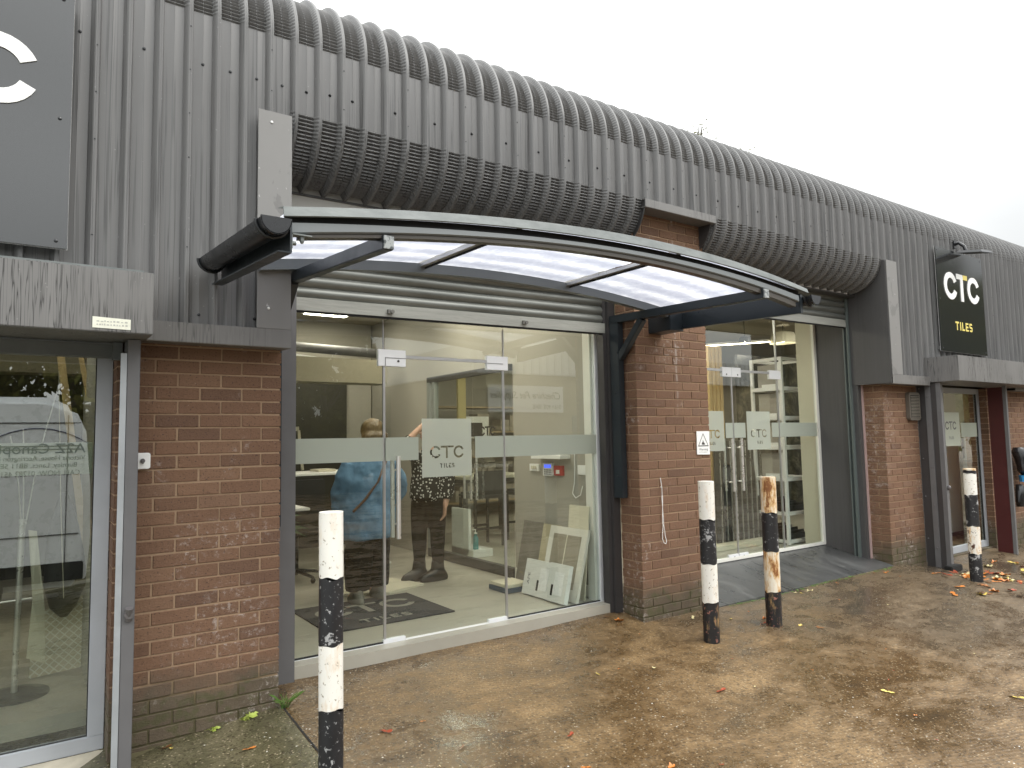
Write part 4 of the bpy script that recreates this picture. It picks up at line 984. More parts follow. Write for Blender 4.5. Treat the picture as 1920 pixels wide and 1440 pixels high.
def bollard(x, y, zs, mats, r, label, cap=.0):
    zg = gz(x, y)
    t = thing('bollard', (x, y, zg), label, 'bollard', 'striped steel bollards in front of the shop')
    n = 40; zs = zs[:-1] + [zg - .05]
    for i in range(len(zs) - 1):
        V = []; F = []
        za, zb_ = zs[i], zs[i + 1]; rows = []
        k = 8
        ring = []
        for j in range(k + 1):
            z = za + (zb_ - za) * j / k; row = []
            for q in range(n + 1):
                a = 2 * math.pi * q / n
                edge = .006 * math.sin(a * 2 + i * 2) + .003 * math.sin(a * 5 + i)
                zz = z + (edge if ((j == 0 and i > 0) or (j == k and i < len(zs) - 2)) else 0)
                rr_ = r + .0007 * math.sin(3 * a + z * 9) + (.0004 if i % 2 else 0)
                row.append((x + rr_ * math.cos(a), y + rr_ * math.sin(a), zz))
            rows.append(row)
        m = MB().grid(rows)
        if i == 0:
            m.add([(x + r * .985 * math.cos(2 * math.pi * q / n), y + r * .985 * math.sin(2 * math.pi * q / n), za + .004) for q in range(n)], [tuple(range(n))])
            m.grid([[(x + r * math.cos(2 * math.pi * q / n), y + r * math.sin(2 * math.pi * q / n), za) for q in range(n + 1)], [(x + r * .985 * math.cos(2 * math.pi * q / n), y + r * .985 * math.sin(2 * math.pi * q / n), za + .004) for q in range(n + 1)]])
        m.build('white_band' if mats[i] in (PW, PWR, PWR2) else 'black_band', mats[i], t, smooth=True)
    return t
bollard(.757, -.92, [1.294, .989, .684, .383, 0], [PW, PK, PW, PK], .057, 'nearest striped bollard, standing in front of the left door panel')
bollard(3.87, -.58, [1.274, .985, .657, .363, 0], [PW, PK, PW, PK2], .0605, 'clean white banded bollard beside the white warning notice')
bollard(4.62, -.60, [1.273, .984, .675, .344, 0], [PWR, PK, PWR, PK2], .0625, 'striped bollard with orange rust streaks on its white bands')
bollard(7.80, -.815, [1.225, 1.208, 1.180, .949, .626, .337, 0], [PWR, PK, PW, PK, PWR2, PK], .060, 'farthest bollard, its lower white band peeled to brown rust')

# ------------------------------------------------------------------ fallen leaves
LC = {'red': (.30, .055, .02), 'orange': (.50, .17, .03), 'brown': (.16, .07, .025), 'yellow': (.62, .48, .12), 'pale': (.60, .52, .28)}
LMAT = {}
for k_, c_ in LC.items():
    m = M('leaf_' + k_); n_ = m.noise(60, detail=4); col = m.mix(n_, tuple(x * .7 for x in c_), tuple(min(1, x * 1.25) for x in c_)); m.bsdf(col, .45, 0, .5); LMAT[k_] = m.m
def leafmesh(kind, seed):
    rr = random.Random(seed); P = []
    lob = 5 if kind in ('orange', 'yellow', 'pale') and seed % 2 else 1
    n = 26
    for i in range(n):
        a = 2 * math.pi * i / n
        rad = (.30 + .70 * abs(math.cos(a)) ** 1.4) * (.45 + .55 * abs(math.cos(a))) if lob == 1 else (.55 + .38 * abs(math.cos(a * 2.5)) ** 1.5)
        P.append((rad * math.cos(a) + rr.uniform(-.03, .03), rad * math.sin(a) * (1.0 if lob == 5 else .9) + rr.uniform(-.03, .03)))
    curl = rr.uniform(.15, .6); tw = rr.uniform(-.5, .5)
    def z(x, y): return curl * (y * y * 1.2 + .25 * x * x) + tw * x * y * .8 + .05 * math.sin(x * 9)
    V = [(0, 0, z(0, 0) - .02)]
    for s_ in (.5, 1): V += [(x * s_, y * s_, z(x * s_, y * s_)) for x, y in P]
    F = [(0, 1 + i, 1 + (i + 1) % n) for i in range(n)] + [(1 + i, 1 + n + i, 1 + n + (i + 1) % n, 1 + (i + 1) % n) for i in range(n)]
    me = bpy.data.meshes.new('fallen_leaf'); me.from_pydata(V, [], F); me.update(); me.materials.append(LMAT[kind])
    for p in me.polygons: p.use_smooth = True
    return me
LMESH = {k_: [leafmesh(k_, s_) for s_ in range(4)] for k_ in LC}
rl = random.Random(11)
WORD = {'red': 'red-brown', 'orange': 'orange', 'brown': 'dark brown', 'yellow': 'yellow', 'pale': 'pale yellow'}
def leaf(x, y, kind, size, label=None, rot=None, z=None):
    me = rl.choice(LMESH[kind]); o = bpy.data.objects.new('fallen_leaf', me); COL.objects.link(o)
    z0_ = .236 if False else gz(x, y); s_ = size / 2
    o.scale = (s_, s_ * rl.uniform(.55, .9), s_ * rl.uniform(.5, 1.0)); o.rotation_euler = (rl.uniform(-.15, .15), rl.uniform(-.15, .15), rl.uniform(0, 6.28) if rot is None else rot)
    o.location = (x, y, (z0_ if z is None else z) + .006)
    tag(o, label or ('curled %s autumn leaf lying on the wet concrete' % WORD[kind]), 'leaf', 'fallen leaves on the wet concrete')
for x, y, k_, s_, lb in [
    (1.175, -.62, 'red', .075, 'red-brown leaf just right of the nearest bollard'), (1.996, -1.17, 'red', .08, 'curled red-brown leaf at the lower middle of the forecourt'),
    (1.432, -.98, 'brown', .05, 'small dark brown leaf between the nearest bollard and the lower edge'), (2.204, -1.70, 'orange', .05, None), (1.847, -1.47, 'orange', .06, None),
    (3.20, -1.20, 'red', .085, 'long red-brown leaf in the middle of the forecourt'), (4.10, -1.78, 'yellow', .08, 'yellow leaf lying alone right of centre on the forecourt'), (4.70, -2.28, 'yellow', .11, None),
    (7.2, -1.10, 'yellow', .14, 'broad yellow leaf in front of the farthest bollard'), (4.693, -.46, 'orange', .07, None), (4.9, -.83, 'orange', .06, None), (3.80, .18, 'orange', .02, None),
    (3.52, .20, 'brown', .08, None), (3.56, .10, 'orange', .10, 'orange leaf against the foot of the dark steel column'), (4.19, -.12, 'pale', .07, None), (4.43, -.32, 'yellow', .08, None), (.53, -.36, 'orange', .075, 'orange-brown leaf on the mossy slab below the left pier'),
    (.19, -.05, 'brown', .07, None), (.21, -.08, 'yellow', .04, None), (.02, -.25, 'orange', .05, None), (4.56, -.54, 'red', .07, None), (4.80, -.72, 'yellow', .05, None), (3.1, -.72, 'pale', .04, None), (2.7, -.6, 'yellow', .035, None)]:
    leaf(x, y, k_, s_, lb)
for i in range(95):
    cx_, cy_, sx_, sy_ = rl.choice([(8.2, -.62, .25, .16), (8.5, -.85, .35, .2), (7.8, -.75, .3, .2), (9.2, -.9, .6, .25), (8.9, -.5, .5, .15), (8.5, -1.1, .6, .25)])
    leaf(rl.gauss(cx_, sx_), min(-.3, rl.gauss(cy_, sy_)), (kk := rl.choice(['orange', 'orange', 'red', 'yellow', 'brown', 'pale'])), rl.uniform(.09, .16), WORD[kk] + ' leaf in the leaf drift around the farthest bollard')
for i in range(34):
    x_ = rl.uniform(1.2, 8); leaf(x_, rl.uniform(-2.4, -.15), (kk := rl.choice(['brown', 'orange', 'pale', 'red'])), rl.uniform(.015, .035), 'tiny ' + WORD[kk] + ' leaf scrap out on the open forecourt')
for i in range(12):
    leaf(rl.uniform(5.2, 7.6), rl.uniform(-.16, -.06), (kk := rl.choice(['yellow', 'pale', 'orange'])), rl.uniform(.03, .07), 'small ' + WORD[kk] + ' leaf caught along the front edge of the ramp')
# weeds
GREENL = simple('weed_green', (.10, .20, .035), .5, var=.3, scale=40)
GREENY = simple('weed_yellow_green', (.35, .42, .08), .5, var=.2, scale=40)
def tuft(x, y, n, h, label, mat, leafy=False, seed=1):
    rr = random.Random(seed); m = MB(); z0_ = gz(x, y) if not leafy else gz(x, y)
    for i in range(n):
        a = rr.uniform(0, 6.28); L = h * rr.uniform(.5, 1); d = Vector((math.cos(a), math.sin(a) * .5 - .2, 0)); p = Vector((x + rr.uniform(-.02, .02), y + rr.uniform(-.01, .01), z0_))
        if leafy:
            c_ = p + d * L * .8 + Vector((0, 0, rr.uniform(.01, h * .6))); r_ = rr.uniform(.010, .020); ax = d * r_ * 1.4; ay = Vector((-d.y, d.x, .4)) * r_
            m.add([c_ - ax, c_ - ay * .7, c_ + ax, c_ + ay * .7 + Vector((0, 0, .004))], [(0, 1, 2, 3)])
            m.tube([p, (p + c_) / 2 + Vector((0, 0, .006)), c_], .0012, 4)
        else:
            w_ = .003; q = [p + d * L * t * .7 + Vector((0, 0, L * (t - .45 * t * t))) for t in (0, .35, .7, 1)]; s_ = Vector((-d.y, d.x, 0)) * w_
            m.add([q[0] - s_, q[0] + s_, q[1] + s_, q[2] + s_ * .6, q[3], q[2] - s_ * .6, q[1] - s_], [(0, 1, 2, 3, 4, 5, 6)])
    tag(m.build('weed_tuft', mat, org=(x, y, z0_)), label, 'weed')
tuft(.815, -.03, 34, .17, 'green grass tuft at the foot of the grey column', GREENL, seed=4)
tuft(.60, -.045, 16, .05, 'small leafy weed growing against the left brick pier', GREENY, True, 5)
tuft(.42, -.04, 7, .03, 'tiny pale weed left of the leafy weed', GREENY, True, 6)
mo = MB(); rr = random.Random(9)
for i in range(240):
    x = rr.uniform(4.75, 7.6); y = -.045 + rr.gauss(0, .012); z = gz(x, y) + .002; s_ = rr.uniform(.004, .012); a = rr.uniform(0, 3)
    mo.add([(x + s_ * math.cos(a), y + s_ * math.sin(a), z + s_ * .3), (x - s_ * math.sin(a), y + s_ * math.cos(a), z), (x - s_ * math.cos(a), y - s_ * math.sin(a), z + s_ * .5), (x + s_ * math.sin(a), y - s_ * math.cos(a), z)], [(0, 1, 2, 3)])
tag(mo.build('moss', GREENL), 'green moss line along the front edge of the ramp', 'moss', kind='stuff')

# ------------------------------------------------------------------ charging cable, far right
ev = thing('covered_charger', (11.2, 0, .9), 'black hooded charger with blue plug and trailing cable on the far brick wall', 'charger')
m = MB().loft([((11.22, -.16, .99), .10, .08), ((11.22, -.17, 1.05), .22, .12), ((11.25, -.17, 1.12), .26, .13), ((11.17, -.14, 1.22), .17, .11), ((11.10, -.12, 1.32), .13, .10), ((11.08, -.11, 1.38), .08, .06)], 14)
m.build('rain_hood', simple('creased_black_plastic', (.02, .02, .022), .25, var=.5), ev, smooth=True)
MB().loft([((11.12, -.14, .90), .07, .05), ((11.12, -.14, .99), .08, .06)], 12).build('charge_plug', simple('blue_plastic', (.03, .28, .62), .4), ev, smooth=True)
MB().loft([((11.1, -.08, .55), .05, .05), ((11.1, -.10, .62), .12, .06), ((11.1, -.1, .78), .11, .06), ((11.1, -.08, .86), .04, .04)], 12).build('cable_holder', BLACKG, ev, smooth=True)
MB().tube([(11.12, -.12, .60), (11.2, -.2, .50), (11.45, -.3, .30), (11.8, -.4, .18)], .012, 8).build('charge_cable', BLACKG, ev, smooth=True)
ORD = ['first', 'second', 'third', 'fourth', 'fifth', 'sixth', 'seventh', 'eighth', 'ninth', 'tenth', 'eleventh', 'twelfth', 'thirteenth']
# ------------------------------------------------------------------ people
def blend(name, mb, voxel, mat, parent, smooth_it=3, disp=None):
    me = bpy.data.meshes.new(name); me.from_pydata(mb.v, [], mb.f); me.update()
    bm = bmesh.new(); bm.from_mesh(me); bmesh.ops.recalc_face_normals(bm, faces=bm.faces); bm.to_mesh(me); bm.free()
    t = bpy.data.objects.new('t', me); COL.objects.link(t)
    rmod = t.modifiers.new('r', 'REMESH'); rmod.mode = 'VOXEL'; rmod.voxel_size = voxel
    sm = t.modifiers.new('s', 'SMOOTH'); sm.iterations = smooth_it; sm.factor = .5
    if disp:
        tex = bpy.data.textures.new(name + '_folds', 'CLOUDS'); tex.noise_scale = disp[1]; tex.noise_depth = 2
        dm = t.modifiers.new('d', 'DISPLACE'); dm.texture = tex; dm.strength = disp[0]; dm.mid_level = .5; dm.texture_coords = 'LOCAL'
    bpy.context.view_layer.update(); dg = bpy.context.evaluated_depsgraph_get()
    m2 = bpy.data.meshes.new_from_object(t.evaluated_get(dg)); bpy.data.objects.remove(t)
    off = wl(parent)
    for v in m2.vertices: v.co -= off
    m2.name = name; m2.materials.clear(); m2.materials.append(mat)
    for p in m2.polygons: p.use_smooth = True
    o = bpy.data.objects.new(name, m2); COL.objects.link(o); o.parent = parent; return o
SKIN = simple('skin', (.52, .31, .22), .5, var=.06)
def hand(mb, wrist, d, palmn, size=.085, curl=.5, side=1):
    """wrist point, pointing direction d, palm normal; five separate curled fingers"""
    w_ = Vector(wrist); d = Vector(d).normalized(); nrm = Vector(palmn); nrm = (nrm - d * nrm.dot(d)).normalized(); s_ = d.cross(nrm) * side
    c = w_ + d * size * .5
    mb.obox(c, d * size * .5, s_ * .036, nrm * .012)
    for i, ln in enumerate((.062, .072, .067, .052)):
        p = w_ + d * size * .95 + s_ * (.028 - i * .0185); q = [p - d * .012]; a = 0
        for seg in (.45, .32, .23):
            a += curl * .6; q.append(q[-1] + (d * math.cos(a) + nrm * math.sin(a)) * ln * seg * 1.2)
        mb.tube(q, [.0095, .009, .0082, .0068], 8)
    p = w_ + d * size * .25 + s_ * .03; mb.tube([p, p + (s_ * .7 + d * .7) * .035, p + (s_ * .45 + d * .9) * .062 + nrm * .012], [.012, .0105, .008], 8)
def head_parts(mb, c, fwd, r=.078):
    c = Vector(c); f = Vector(fwd).normalized(); s_ = f.cross(Vector((0, 0, 1))).normalized()
    mb.ball(c, (r, r * 1.12, r * 1.22), 16, 12); mb.ball(c + f * .03 - Vector((0, 0, .055)), (.052, .052, .055), 12, 8)
    mb.tube([c - Vector((0, 0, .08)), c - Vector((0, 0, .16)) - f * .012], [.050, .056], 12)
    mb.ball(c + f * .098 - Vector((0, 0, .018)), (.014, .014, .020), 8, 6)
    for k_ in (-1, 1): mb.ball(c + s_ * k_ * .078 - Vector((0, 0, .01)), (.012, .018, .028), 8, 6)
def face_bits(c, fwd, par):
    c = Vector(c); f = Vector(fwd).normalized(); s_ = f.cross(Vector((0, 0, 1))).normalized(); m = MB()
    for k_ in (-1, 1): m.ball(c + f * .080 + s_ * k_ * .030 + Vector((0, 0, .008)), .009, 8, 6)
    m.build('eyes', simple('dark_eye', (.05, .03, .02), .2) if 'dark_eye' not in bpy.data.materials else bpy.data.materials['dark_eye'], par)
    MB().ball(c + f * .082 - Vector((0, 0, .052)), (.020, .016, .005), 10, 6).build('mouth', simple('lip', (.40, .14, .12), .5) if 'lip' not in bpy.data.materials else bpy.data.materials['lip'], par)

FZ = .236
# person in the denim shirt, back to the camera
p1 = thing('person', (2.06, 1.70, FZ), 'person seen from behind in an oversized blue denim shirt and wide black trousers', 'person', )
b = MB(); hc = (2.125, 1.74, 1.715); head_parts(b, hc, (.15, 1, -.08))
b.loft([((2.07, 1.72, 1.03), .15, .10), ((2.08, 1.72, 1.25), .14, .095), ((2.09, 1.72, 1.42), .18, .095), ((2.10, 1.72, 1.50), .12, .07), ((2.11, 1.73, 1.56), .055, .055)], 16)
for s_, fx, fy in ((-1, 1.935, 1.64), (1, 2.19, 1.77)):
    b.loft([((fx, fy + .0, .30), .045, .05), ((fx + .005, fy, .40), .05, .055), ((fx, fy, .62), .062, .065), ((fx * .5 + 2.07 * .5 + s_ * .03, 1.70, 1.0), .095, .10), ((2.07 + s_ * .06, 1.72, 1.10), .10, .10)], 12)
b.tube([(1.93, 1.72, 1.44), (1.87, 1.76, 1.20), (1.86, 1.88, 1.10), (1.95, 2.05, 1.15)], [.05, .045, .04, .03], 10)
b.tube([(2.28, 1.72, 1.44), (2.35, 1.76, 1.22), (2.34, 1.90, 1.10), (2.26, 2.06, 1.16)], [.05, .045, .04, .03], 10)
hand(b, (1.95, 2.05, 1.15), (.5, .6, .1), (.3, 0, -1), side=1); hand(b, (2.26, 2.06, 1.16), (-.5, .6, .1), (-.3, 0, -1), side=-1)
for fx, fy in ((1.935, 1.64), (2.19, 1.77)): b.ball((fx, fy + .04, .285), (.05, .11, .045), 10, 8)
blend('body', b, .011, SKIN, p1); face_bits(hc, (.15, 1, -.08), p1)
DENIM = M('blue_denim'); _f = DENIM.noise(16, detail=6, rough=.7); _w = DENIM.noise(5, detail=4, mapscale=(1, 1, .5), dist=1)
_c = DENIM.mix(_w, (.07, .15, .26), (.20, .34, .50)); DENIM.bsdf(_c, .85, 0, .2, bump=_w, bstr=.5, bdist=.03); DENIM = DENIM.m
s = MB()
s.loft([((2.07, 1.70, .775), .215, .15, .1), ((2.07, 1.70, .80), .245, .17, .1), ((2.06, 1.70, .92), .262, .185), ((2.065, 1.71, 1.10), .262, .18), ((2.075, 1.71, 1.28), .245, .165), ((2.09, 1.72, 1.42), .225, .14), ((2.10, 1.72, 1.49), .15, .10), ((2.11, 1.73, 1.53), .08, .075)], 24)
s.tube([(1.92, 1.72, 1.43), (1.86, 1.72, 1.30), (1.83, 1.74, 1.17), (1.85, 1.84, 1.08), (1.90, 1.96, 1.10)], [.085, .095, .085, .075, .06], 12)
s.tube([(2.28, 1.72, 1.43), (2.36, 1.73, 1.30), (2.39, 1.76, 1.16), (2.36, 1.88, 1.08), (2.30, 1.98, 1.11)], [.085, .09, .085, .07, .06], 12)
s.loft([((1.82, 1.74, 1.02), .055, .05), ((1.815, 1.74, 1.07), .07, .06), ((1.83, 1.75, 1.13), .075, .065)], 12)
blend('denim_shirt', s, .013, DENIM, p1, 3, (.045, .13))
TROU = simple('black_cotton', (.012, .012, .011), .9, var=.3, spec=.1)
s = MB()
for s_, fx, fy in ((-1, 1.955, 1.66), (1, 2.175, 1.76)):
    s.loft([((fx - s_ * .0, fy, .345), .105, .105), ((fx, fy, .45), .115, .11), ((fx, fy, .65), .12, .12), ((fx * .6 + 2.07 * .4, 1.70, .85), .125, .13), ((2.07 + s_ * .075, 1.71, 1.02), .12, .135)], 18)
blend('wide_trousers', s, .014, TROU, p1, 3, (.02, .15))
SHOE = simple('grey_suede', (.17, .165, .14), .85)
for fx, fy in ((1.935, 1.62), (2.19, 1.74)):
    s = MB().loft([((fx, fy + .04, FZ + .002), .052, .135), ((fx, fy + .04, FZ + .03), .055, .14), ((fx, fy + .03, FZ + .06), .052, .12), ((fx, fy, FZ + .10), .046, .07), ((fx, fy - .01, FZ + .145), .044, .052)], 16)
    blend('shoe', s, .009, SHOE, p1, 2)
HAIR1 = M('blonde_hair'); _f = HAIR1.noise(1, detail=4, mapscale=(120, 120, 6)); _c = HAIR1.mix(_f, (.045, .028, .012), (.26, .18, .085)); HAIR1.bsdf(_c, .4, 0, .6, bump=_f, bstr=.4); HAIR1 = HAIR1.m
s = MB().ball((2.125, 1.725, 1.73), (.108, .118, .112), 16, 12)
s.loft([((2.12, 1.67, 1.43), .07, .035), ((2.12, 1.655, 1.50), .125, .06), ((2.122, 1.66, 1.60), .135, .085), ((2.125, 1.68, 1.69), .122, .10), ((2.125, 1.70, 1.74), .09, .08)], 16)
blend('long_hair', s, .011, HAIR1, p1, 2, (.012, .05))
bg_ = MB().tube([(2.20, 1.60, 1.46), (2.10, 1.555, 1.28), (1.97, 1.535, 1.13), (1.87, 1.56, 1.03)], [.011] * 4, 8)
bg_.build('bag_strap', simple('brown_leather', (.11, .055, .025), .5), p1, smooth=True)

# person in the dotted blouse, one hand raised to the head
p2 = thing('person', (2.91, 2.15, FZ), 'person in a black dotted blouse, black trousers and boots, one hand raised to the head', 'person')
b = MB(); hc = (2.905, 2.15, 1.725); fw = (-.9, -.25, -.05); head_parts(b, hc, fw)
b.loft([((2.90, 2.15, 1.05), .13, .10), ((2.90, 2.15, 1.25), .12, .095), ((2.905, 2.15, 1.42), .155, .095), ((2.91, 2.15, 1.50), .10, .07), ((2.91, 2.15, 1.57), .052, .052)], 16)
for dx, dy in ((-.075, .06), (.075, -.05)):
    b.loft([((2.91 + dx, 2.15 + dy, .30), .045, .05), ((2.91 + dx, 2.15 + dy, .45), .055, .055), ((2.91 + dx, 2.15 + dy, .70), .07, .07), ((2.91 + dx * .8, 2.15 + dy * .6, 1.05), .09, .09)], 12)
    b.ball((2.87 + dx, 2.14 + dy, .28), (.10, .05, .04), 10, 8)
b.tube([(3.04, 2.12, 1.44), (3.09, 2.09, 1.20), (3.05, 2.03, 1.03), (3.02, 2.0, .97)], [.045, .04, .033, .026], 10)
hand(b, (3.015, 1.995, .965), (-.12, -.08, -1), (-.9, .2, 0), curl=.55, side=1)
b.tube([(2.78, 2.12, 1.44), (2.60, 2.05, 1.58), (2.66, 2.04, 1.66), (2.80, 2.05, 1.78)], [.045, .042, .036, .026], 10)
hand(b, (2.80, 2.05, 1.77), (.85, .2, .42), (.2, .9, -.2), curl=.4, side=-1)
blend('body', b, .010, SKIN, p2); face_bits(hc, fw, p2)
DOTS = M('black_dotted_fabric'); _v = DOTS.n('TexVoronoi'); _v.inputs['Scale'].default_value = 36; DOTS.l(DOTS.pos((1, 1, 1)), _v.inputs['Vector'])
_c = DOTS.ramp(_v.outputs['Distance'], [(.30, (.62, .60, .56)), (.34, (.012, .012, .012))]); DOTS.bsdf(_c, .8, 0, .15); DOTS = DOTS.m
s = MB().loft([((2.905, 2.15, 1.02), .155, .125), ((2.905, 2.15, 1.06), .185, .15), ((2.905, 2.15, 1.16), .185, .15), ((2.905, 2.15, 1.30), .17, .14), ((2.905, 2.15, 1.43), .175, .125), ((2.91, 2.15, 1.50), .12, .09), ((2.91, 2.15, 1.54), .07, .07)], 20)
s.tube([(3.04, 2.12, 1.43), (3.10, 2.09, 1.25), (3.085, 2.05, 1.12), (3.05, 2.02, 1.04)], [.075, .075, .07, .045], 12)
s.tube([(2.79, 2.12, 1.44), (2.64, 2.06, 1.55), (2.60, 2.045, 1.60), (2.66, 2.04, 1.66)], [.07, .065, .058, .045], 12)
blend('dotted_blouse', s, .012, DOTS, p2, 2, (.02, .09))
s = MB()
for dx, dy in ((-.075, .06), (.075, -.05)):
    s.loft([((2.91 + dx, 2.15 + dy, .40), .056, .062), ((2.91 + dx, 2.15 + dy, .55), .068, .07), ((2.91 + dx, 2.15 + dy, .78), .082, .09), ((2.91 + dx * .8, 2.15 + dy * .6, 1.00), .105, .11), ((2.91 + dx * .6, 2.15 + dy * .5, 1.10), .10, .11)], 16)
blend('black_trousers', s, .012, TROU, p2, 2, (.012, .12))
BOOT = simple('black_leather', (.014, .013, .012), .35)
for dx, dy in ((-.075, .06), (.075, -.05)):
    fx, fy = 2.91 + dx, 2.15 + dy
    s = MB().loft([((fx - .05, fy - .01, FZ + .001), .155, .052), ((fx - .05, fy - .01, FZ + .035), .16, .054), ((fx - .045, fy - .01, FZ + .07), .14, .052), ((fx - .005, fy, FZ + .11), .075, .055), ((fx, fy, FZ + .2), .062, .062)], 18)
    blend('boot', s, .009, BOOT, p2, 2)
HAIR2 = simple('dark_brown_hair', (.05, .028, .015), .4, var=.3)
s = MB().ball((2.915, 2.155, 1.745), (.098, .095, .095), 16, 12).ball((2.975, 2.17, 1.70), (.05, .07, .08), 12, 8)
blend('hair', s, .010, HAIR2, p2, 2, (.01, .05))

# ------------------------------------------------------------------ inside the first shop
mt = thing('doormat', (1.95, 1.3, FZ), 'charcoal doormat with pale letters inside the glass door', 'doormat')
MATM = simple('charcoal_carpet', (.028, .028, .03), .95, var=.4, scale=60)
MB().box(1.40, 2.46, .86, 1.74, FZ, FZ + .009).build('mat_base', MATM, mt)
MATL = simple('pale_mat_letters', (.22, .21, .18), .9)
ol, sq = ctc(1.50, 1.42, .86, .15, .055); curve_mesh('mat_letters', ol + [sq], FZ + .0105, MATL, mt, plane='xy', ext=.001)
curve_mesh('mat_letters', tiles_glyphs(1.72, .97, .46, .10), FZ + .0105, MATL, mt, plane='xy', ext=.001)
# sit-stand desk
ds = thing('desk', (2.2, 3.6, FZ), 'white sit-stand desk with flat white feet behind the person in denim', 'desk')
MB().box(1.35, 3.12, 3.25, 4.0, 1.275, 1.30).build('desk_top', WHITE, ds, bevel=.004)
for x in (1.50, 2.98):
    l_ = MB().box(x - .04, x + .04, 3.56, 3.68, FZ + .03, 1.27).build('desk_leg', WHITE, ds, bevel=.004)
    MB().box(x - .04, x + .04, 3.25, 4.0, FZ + .002, FZ + .035).build('desk_foot', WHITE, l_, bevel=.012)
sc_ = thing('desk_screen', (1.9, 3.7, 1.30), 'dark screen standing on the white desk', 'monitor')
MB().box(1.62, 2.10, 3.78, 3.81, 1.42, 1.70).build('screen', BLKBOX, sc_, bevel=.004); MB().box(1.83, 1.89, 3.80, 3.84, 1.305, 1.46).box(1.74, 1.98, 3.74, 3.88, 1.301, 1.308).build('screen_stand', BLACKG, sc_)
pb = thing('paper_pile', (2.35, 3.5, 1.30), 'low pile of papers and boxes at the right of the white desk', 'papers')
m = MB()
for i, (x, y, w_, d_, a) in enumerate([(2.25, 3.5, .2, .28, 0), (2.6, 3.55, .15, .2, 1), (2.62, 3.56, .14, .18, 2)]): m.box(x, x + w_, y, y + d_, 1.302 + a * .03, 1.328 + a * .03)
m.build('papers', CREAM, pb)
# second desk leg pair, nearer left, with plant
ds2 = thing('desk', (1.25, 2.2, FZ), 'white desk leg and top cut off by the left edge of the shop glass', 'desk')
MB().box(.98, 1.75, 2.3, 2.95, 1.0, 1.025).build('desk_top', WHITE, ds2, bevel=.004)
l_ = MB().box(1.44, 1.52, 2.55, 2.66, FZ + .03, 1.0).build('desk_leg', WHITE, ds2, bevel=.004); MB().box(1.44, 1.52, 2.22, 2.98, FZ + .002, FZ + .035).build('desk_foot', WHITE, l_, bevel=.012)
pl = thing('potted_plant', (1.25, 2.0, FZ), 'spiky green plant beside the cut-off white desk', 'plant')
MB().loft([((1.25, 2.0, FZ), .09, .09), ((1.25, 2.0, FZ + .5), .12, .12), ((1.25, 2.0, FZ + .52), .12, .12)], 18).build('pot', WHITE, pl, smooth=True)
m = MB(); rr = random.Random(5)
for i in range(46):
    a = rr.uniform(0, 6.28); L = rr.uniform(.25, .5); e = rr.uniform(.3, 1.4); p = Vector((1.25, 2.0, FZ + .50 + rr.uniform(0, .25))); d = Vector((math.cos(a), math.sin(a), 0)); sd_ = Vector((-d.y, d.x, 0)) * .012
    q = [p + d * L * t * math.cos(e) + Vector((0, 0, L * (math.sin(e) * t - .5 * t * t))) for t in (0, .4, .75, 1)]
    m.add([q[0] - sd_ * .4, q[0] + sd_ * .4, q[1] + sd_, q[2] + sd_ * .8, q[3], q[2] - sd_ * .8, q[1] - sd_], [(0, 1, 2, 3, 4, 5, 6)])
m.build('spiky_leaves', simple('grey_green_leaf', (.13, .20, .11), .5, var=.3, scale=30), pl); MB().tube([(1.25, 2, FZ + .5), (1.25, 2, FZ + .8)], .014, 8).build('stem', GREENL, pl)
ch = thing('office_chair', (1.85, 3.0, FZ), 'dark office chair with star base in front of the white desk', 'chair')
MB().box(1.62, 2.08, 2.8, 3.25, FZ + .46, FZ + .53).build('seat', BLKBOX, ch, bevel=.03); MB().box(1.64, 2.06, 2.74, 2.80, FZ + .6, FZ + 1.05).build('backrest', BLKBOX, ch, bevel=.025)
MB().tube([(1.85, 3.02, FZ + .08), (1.85, 3.02, FZ + .46)], .025, 10).build('gas_column', BLACKG, ch)
for i in range(5):
    a = i * 2 * math.pi / 5; MB().tube([(1.85, 3.02, FZ + .1), (1.85 + .28 * math.cos(a), 3.02 + .28 * math.sin(a), FZ + .06)], [.022, .014], 8).ball((1.85 + .28 * math.cos(a), 3.02 + .28 * math.sin(a), FZ + .028), .027, 8, 6).build('base_leg', BLACKG, ch)
bc = tag(MB().box(.99, 1.95, 4.6, 5.1, FZ, 1.5).box(1.1, 1.7, 4.58, 4.6, .5, .9).build('display_counter', simple('dark_counter', (.06, .06, .06), .4), bevel=.01, org=(1.5, 4.8, FZ)), 'low dark counter in the dim back of the shop', 'counter')
dd = thing('display_rack', (1.1, 3.3, 1.3), 'slanted white framed rack of samples upper left inside the shop', 'rack')
MB().beam((.8, 4.2, 1.72), (2.25, 4.2, 1.80), .04, .05).beam((2.25, 4.2, 1.78), (2.30, 4.2, 1.30), .03, .03, (1, 0, 0)).build('rack_frame', CREAM, dd); MB().box(.9, 2.2, 4.25, 4.27, 1.35, 1.70).build('sample_board', simple('brown_patchy_board', (.20, .13, .09), .7, var=.6, scale=12), dd)
# tiles and floor samples by the mat
for i, (P, lb) in enumerate([([(2.63, 2.40), (2.75, 1.95), (2.32, 1.80), (1.85, 2.05), (2.0, 2.5)], 'cream tile slab flat on the floor behind the doormat')]):
    tag(MB().prism(P, 'z', FZ + .001, FZ + .022).build('floor_slab', CREAM, org=(2.3, 2.1, FZ)), lb, 'tile')
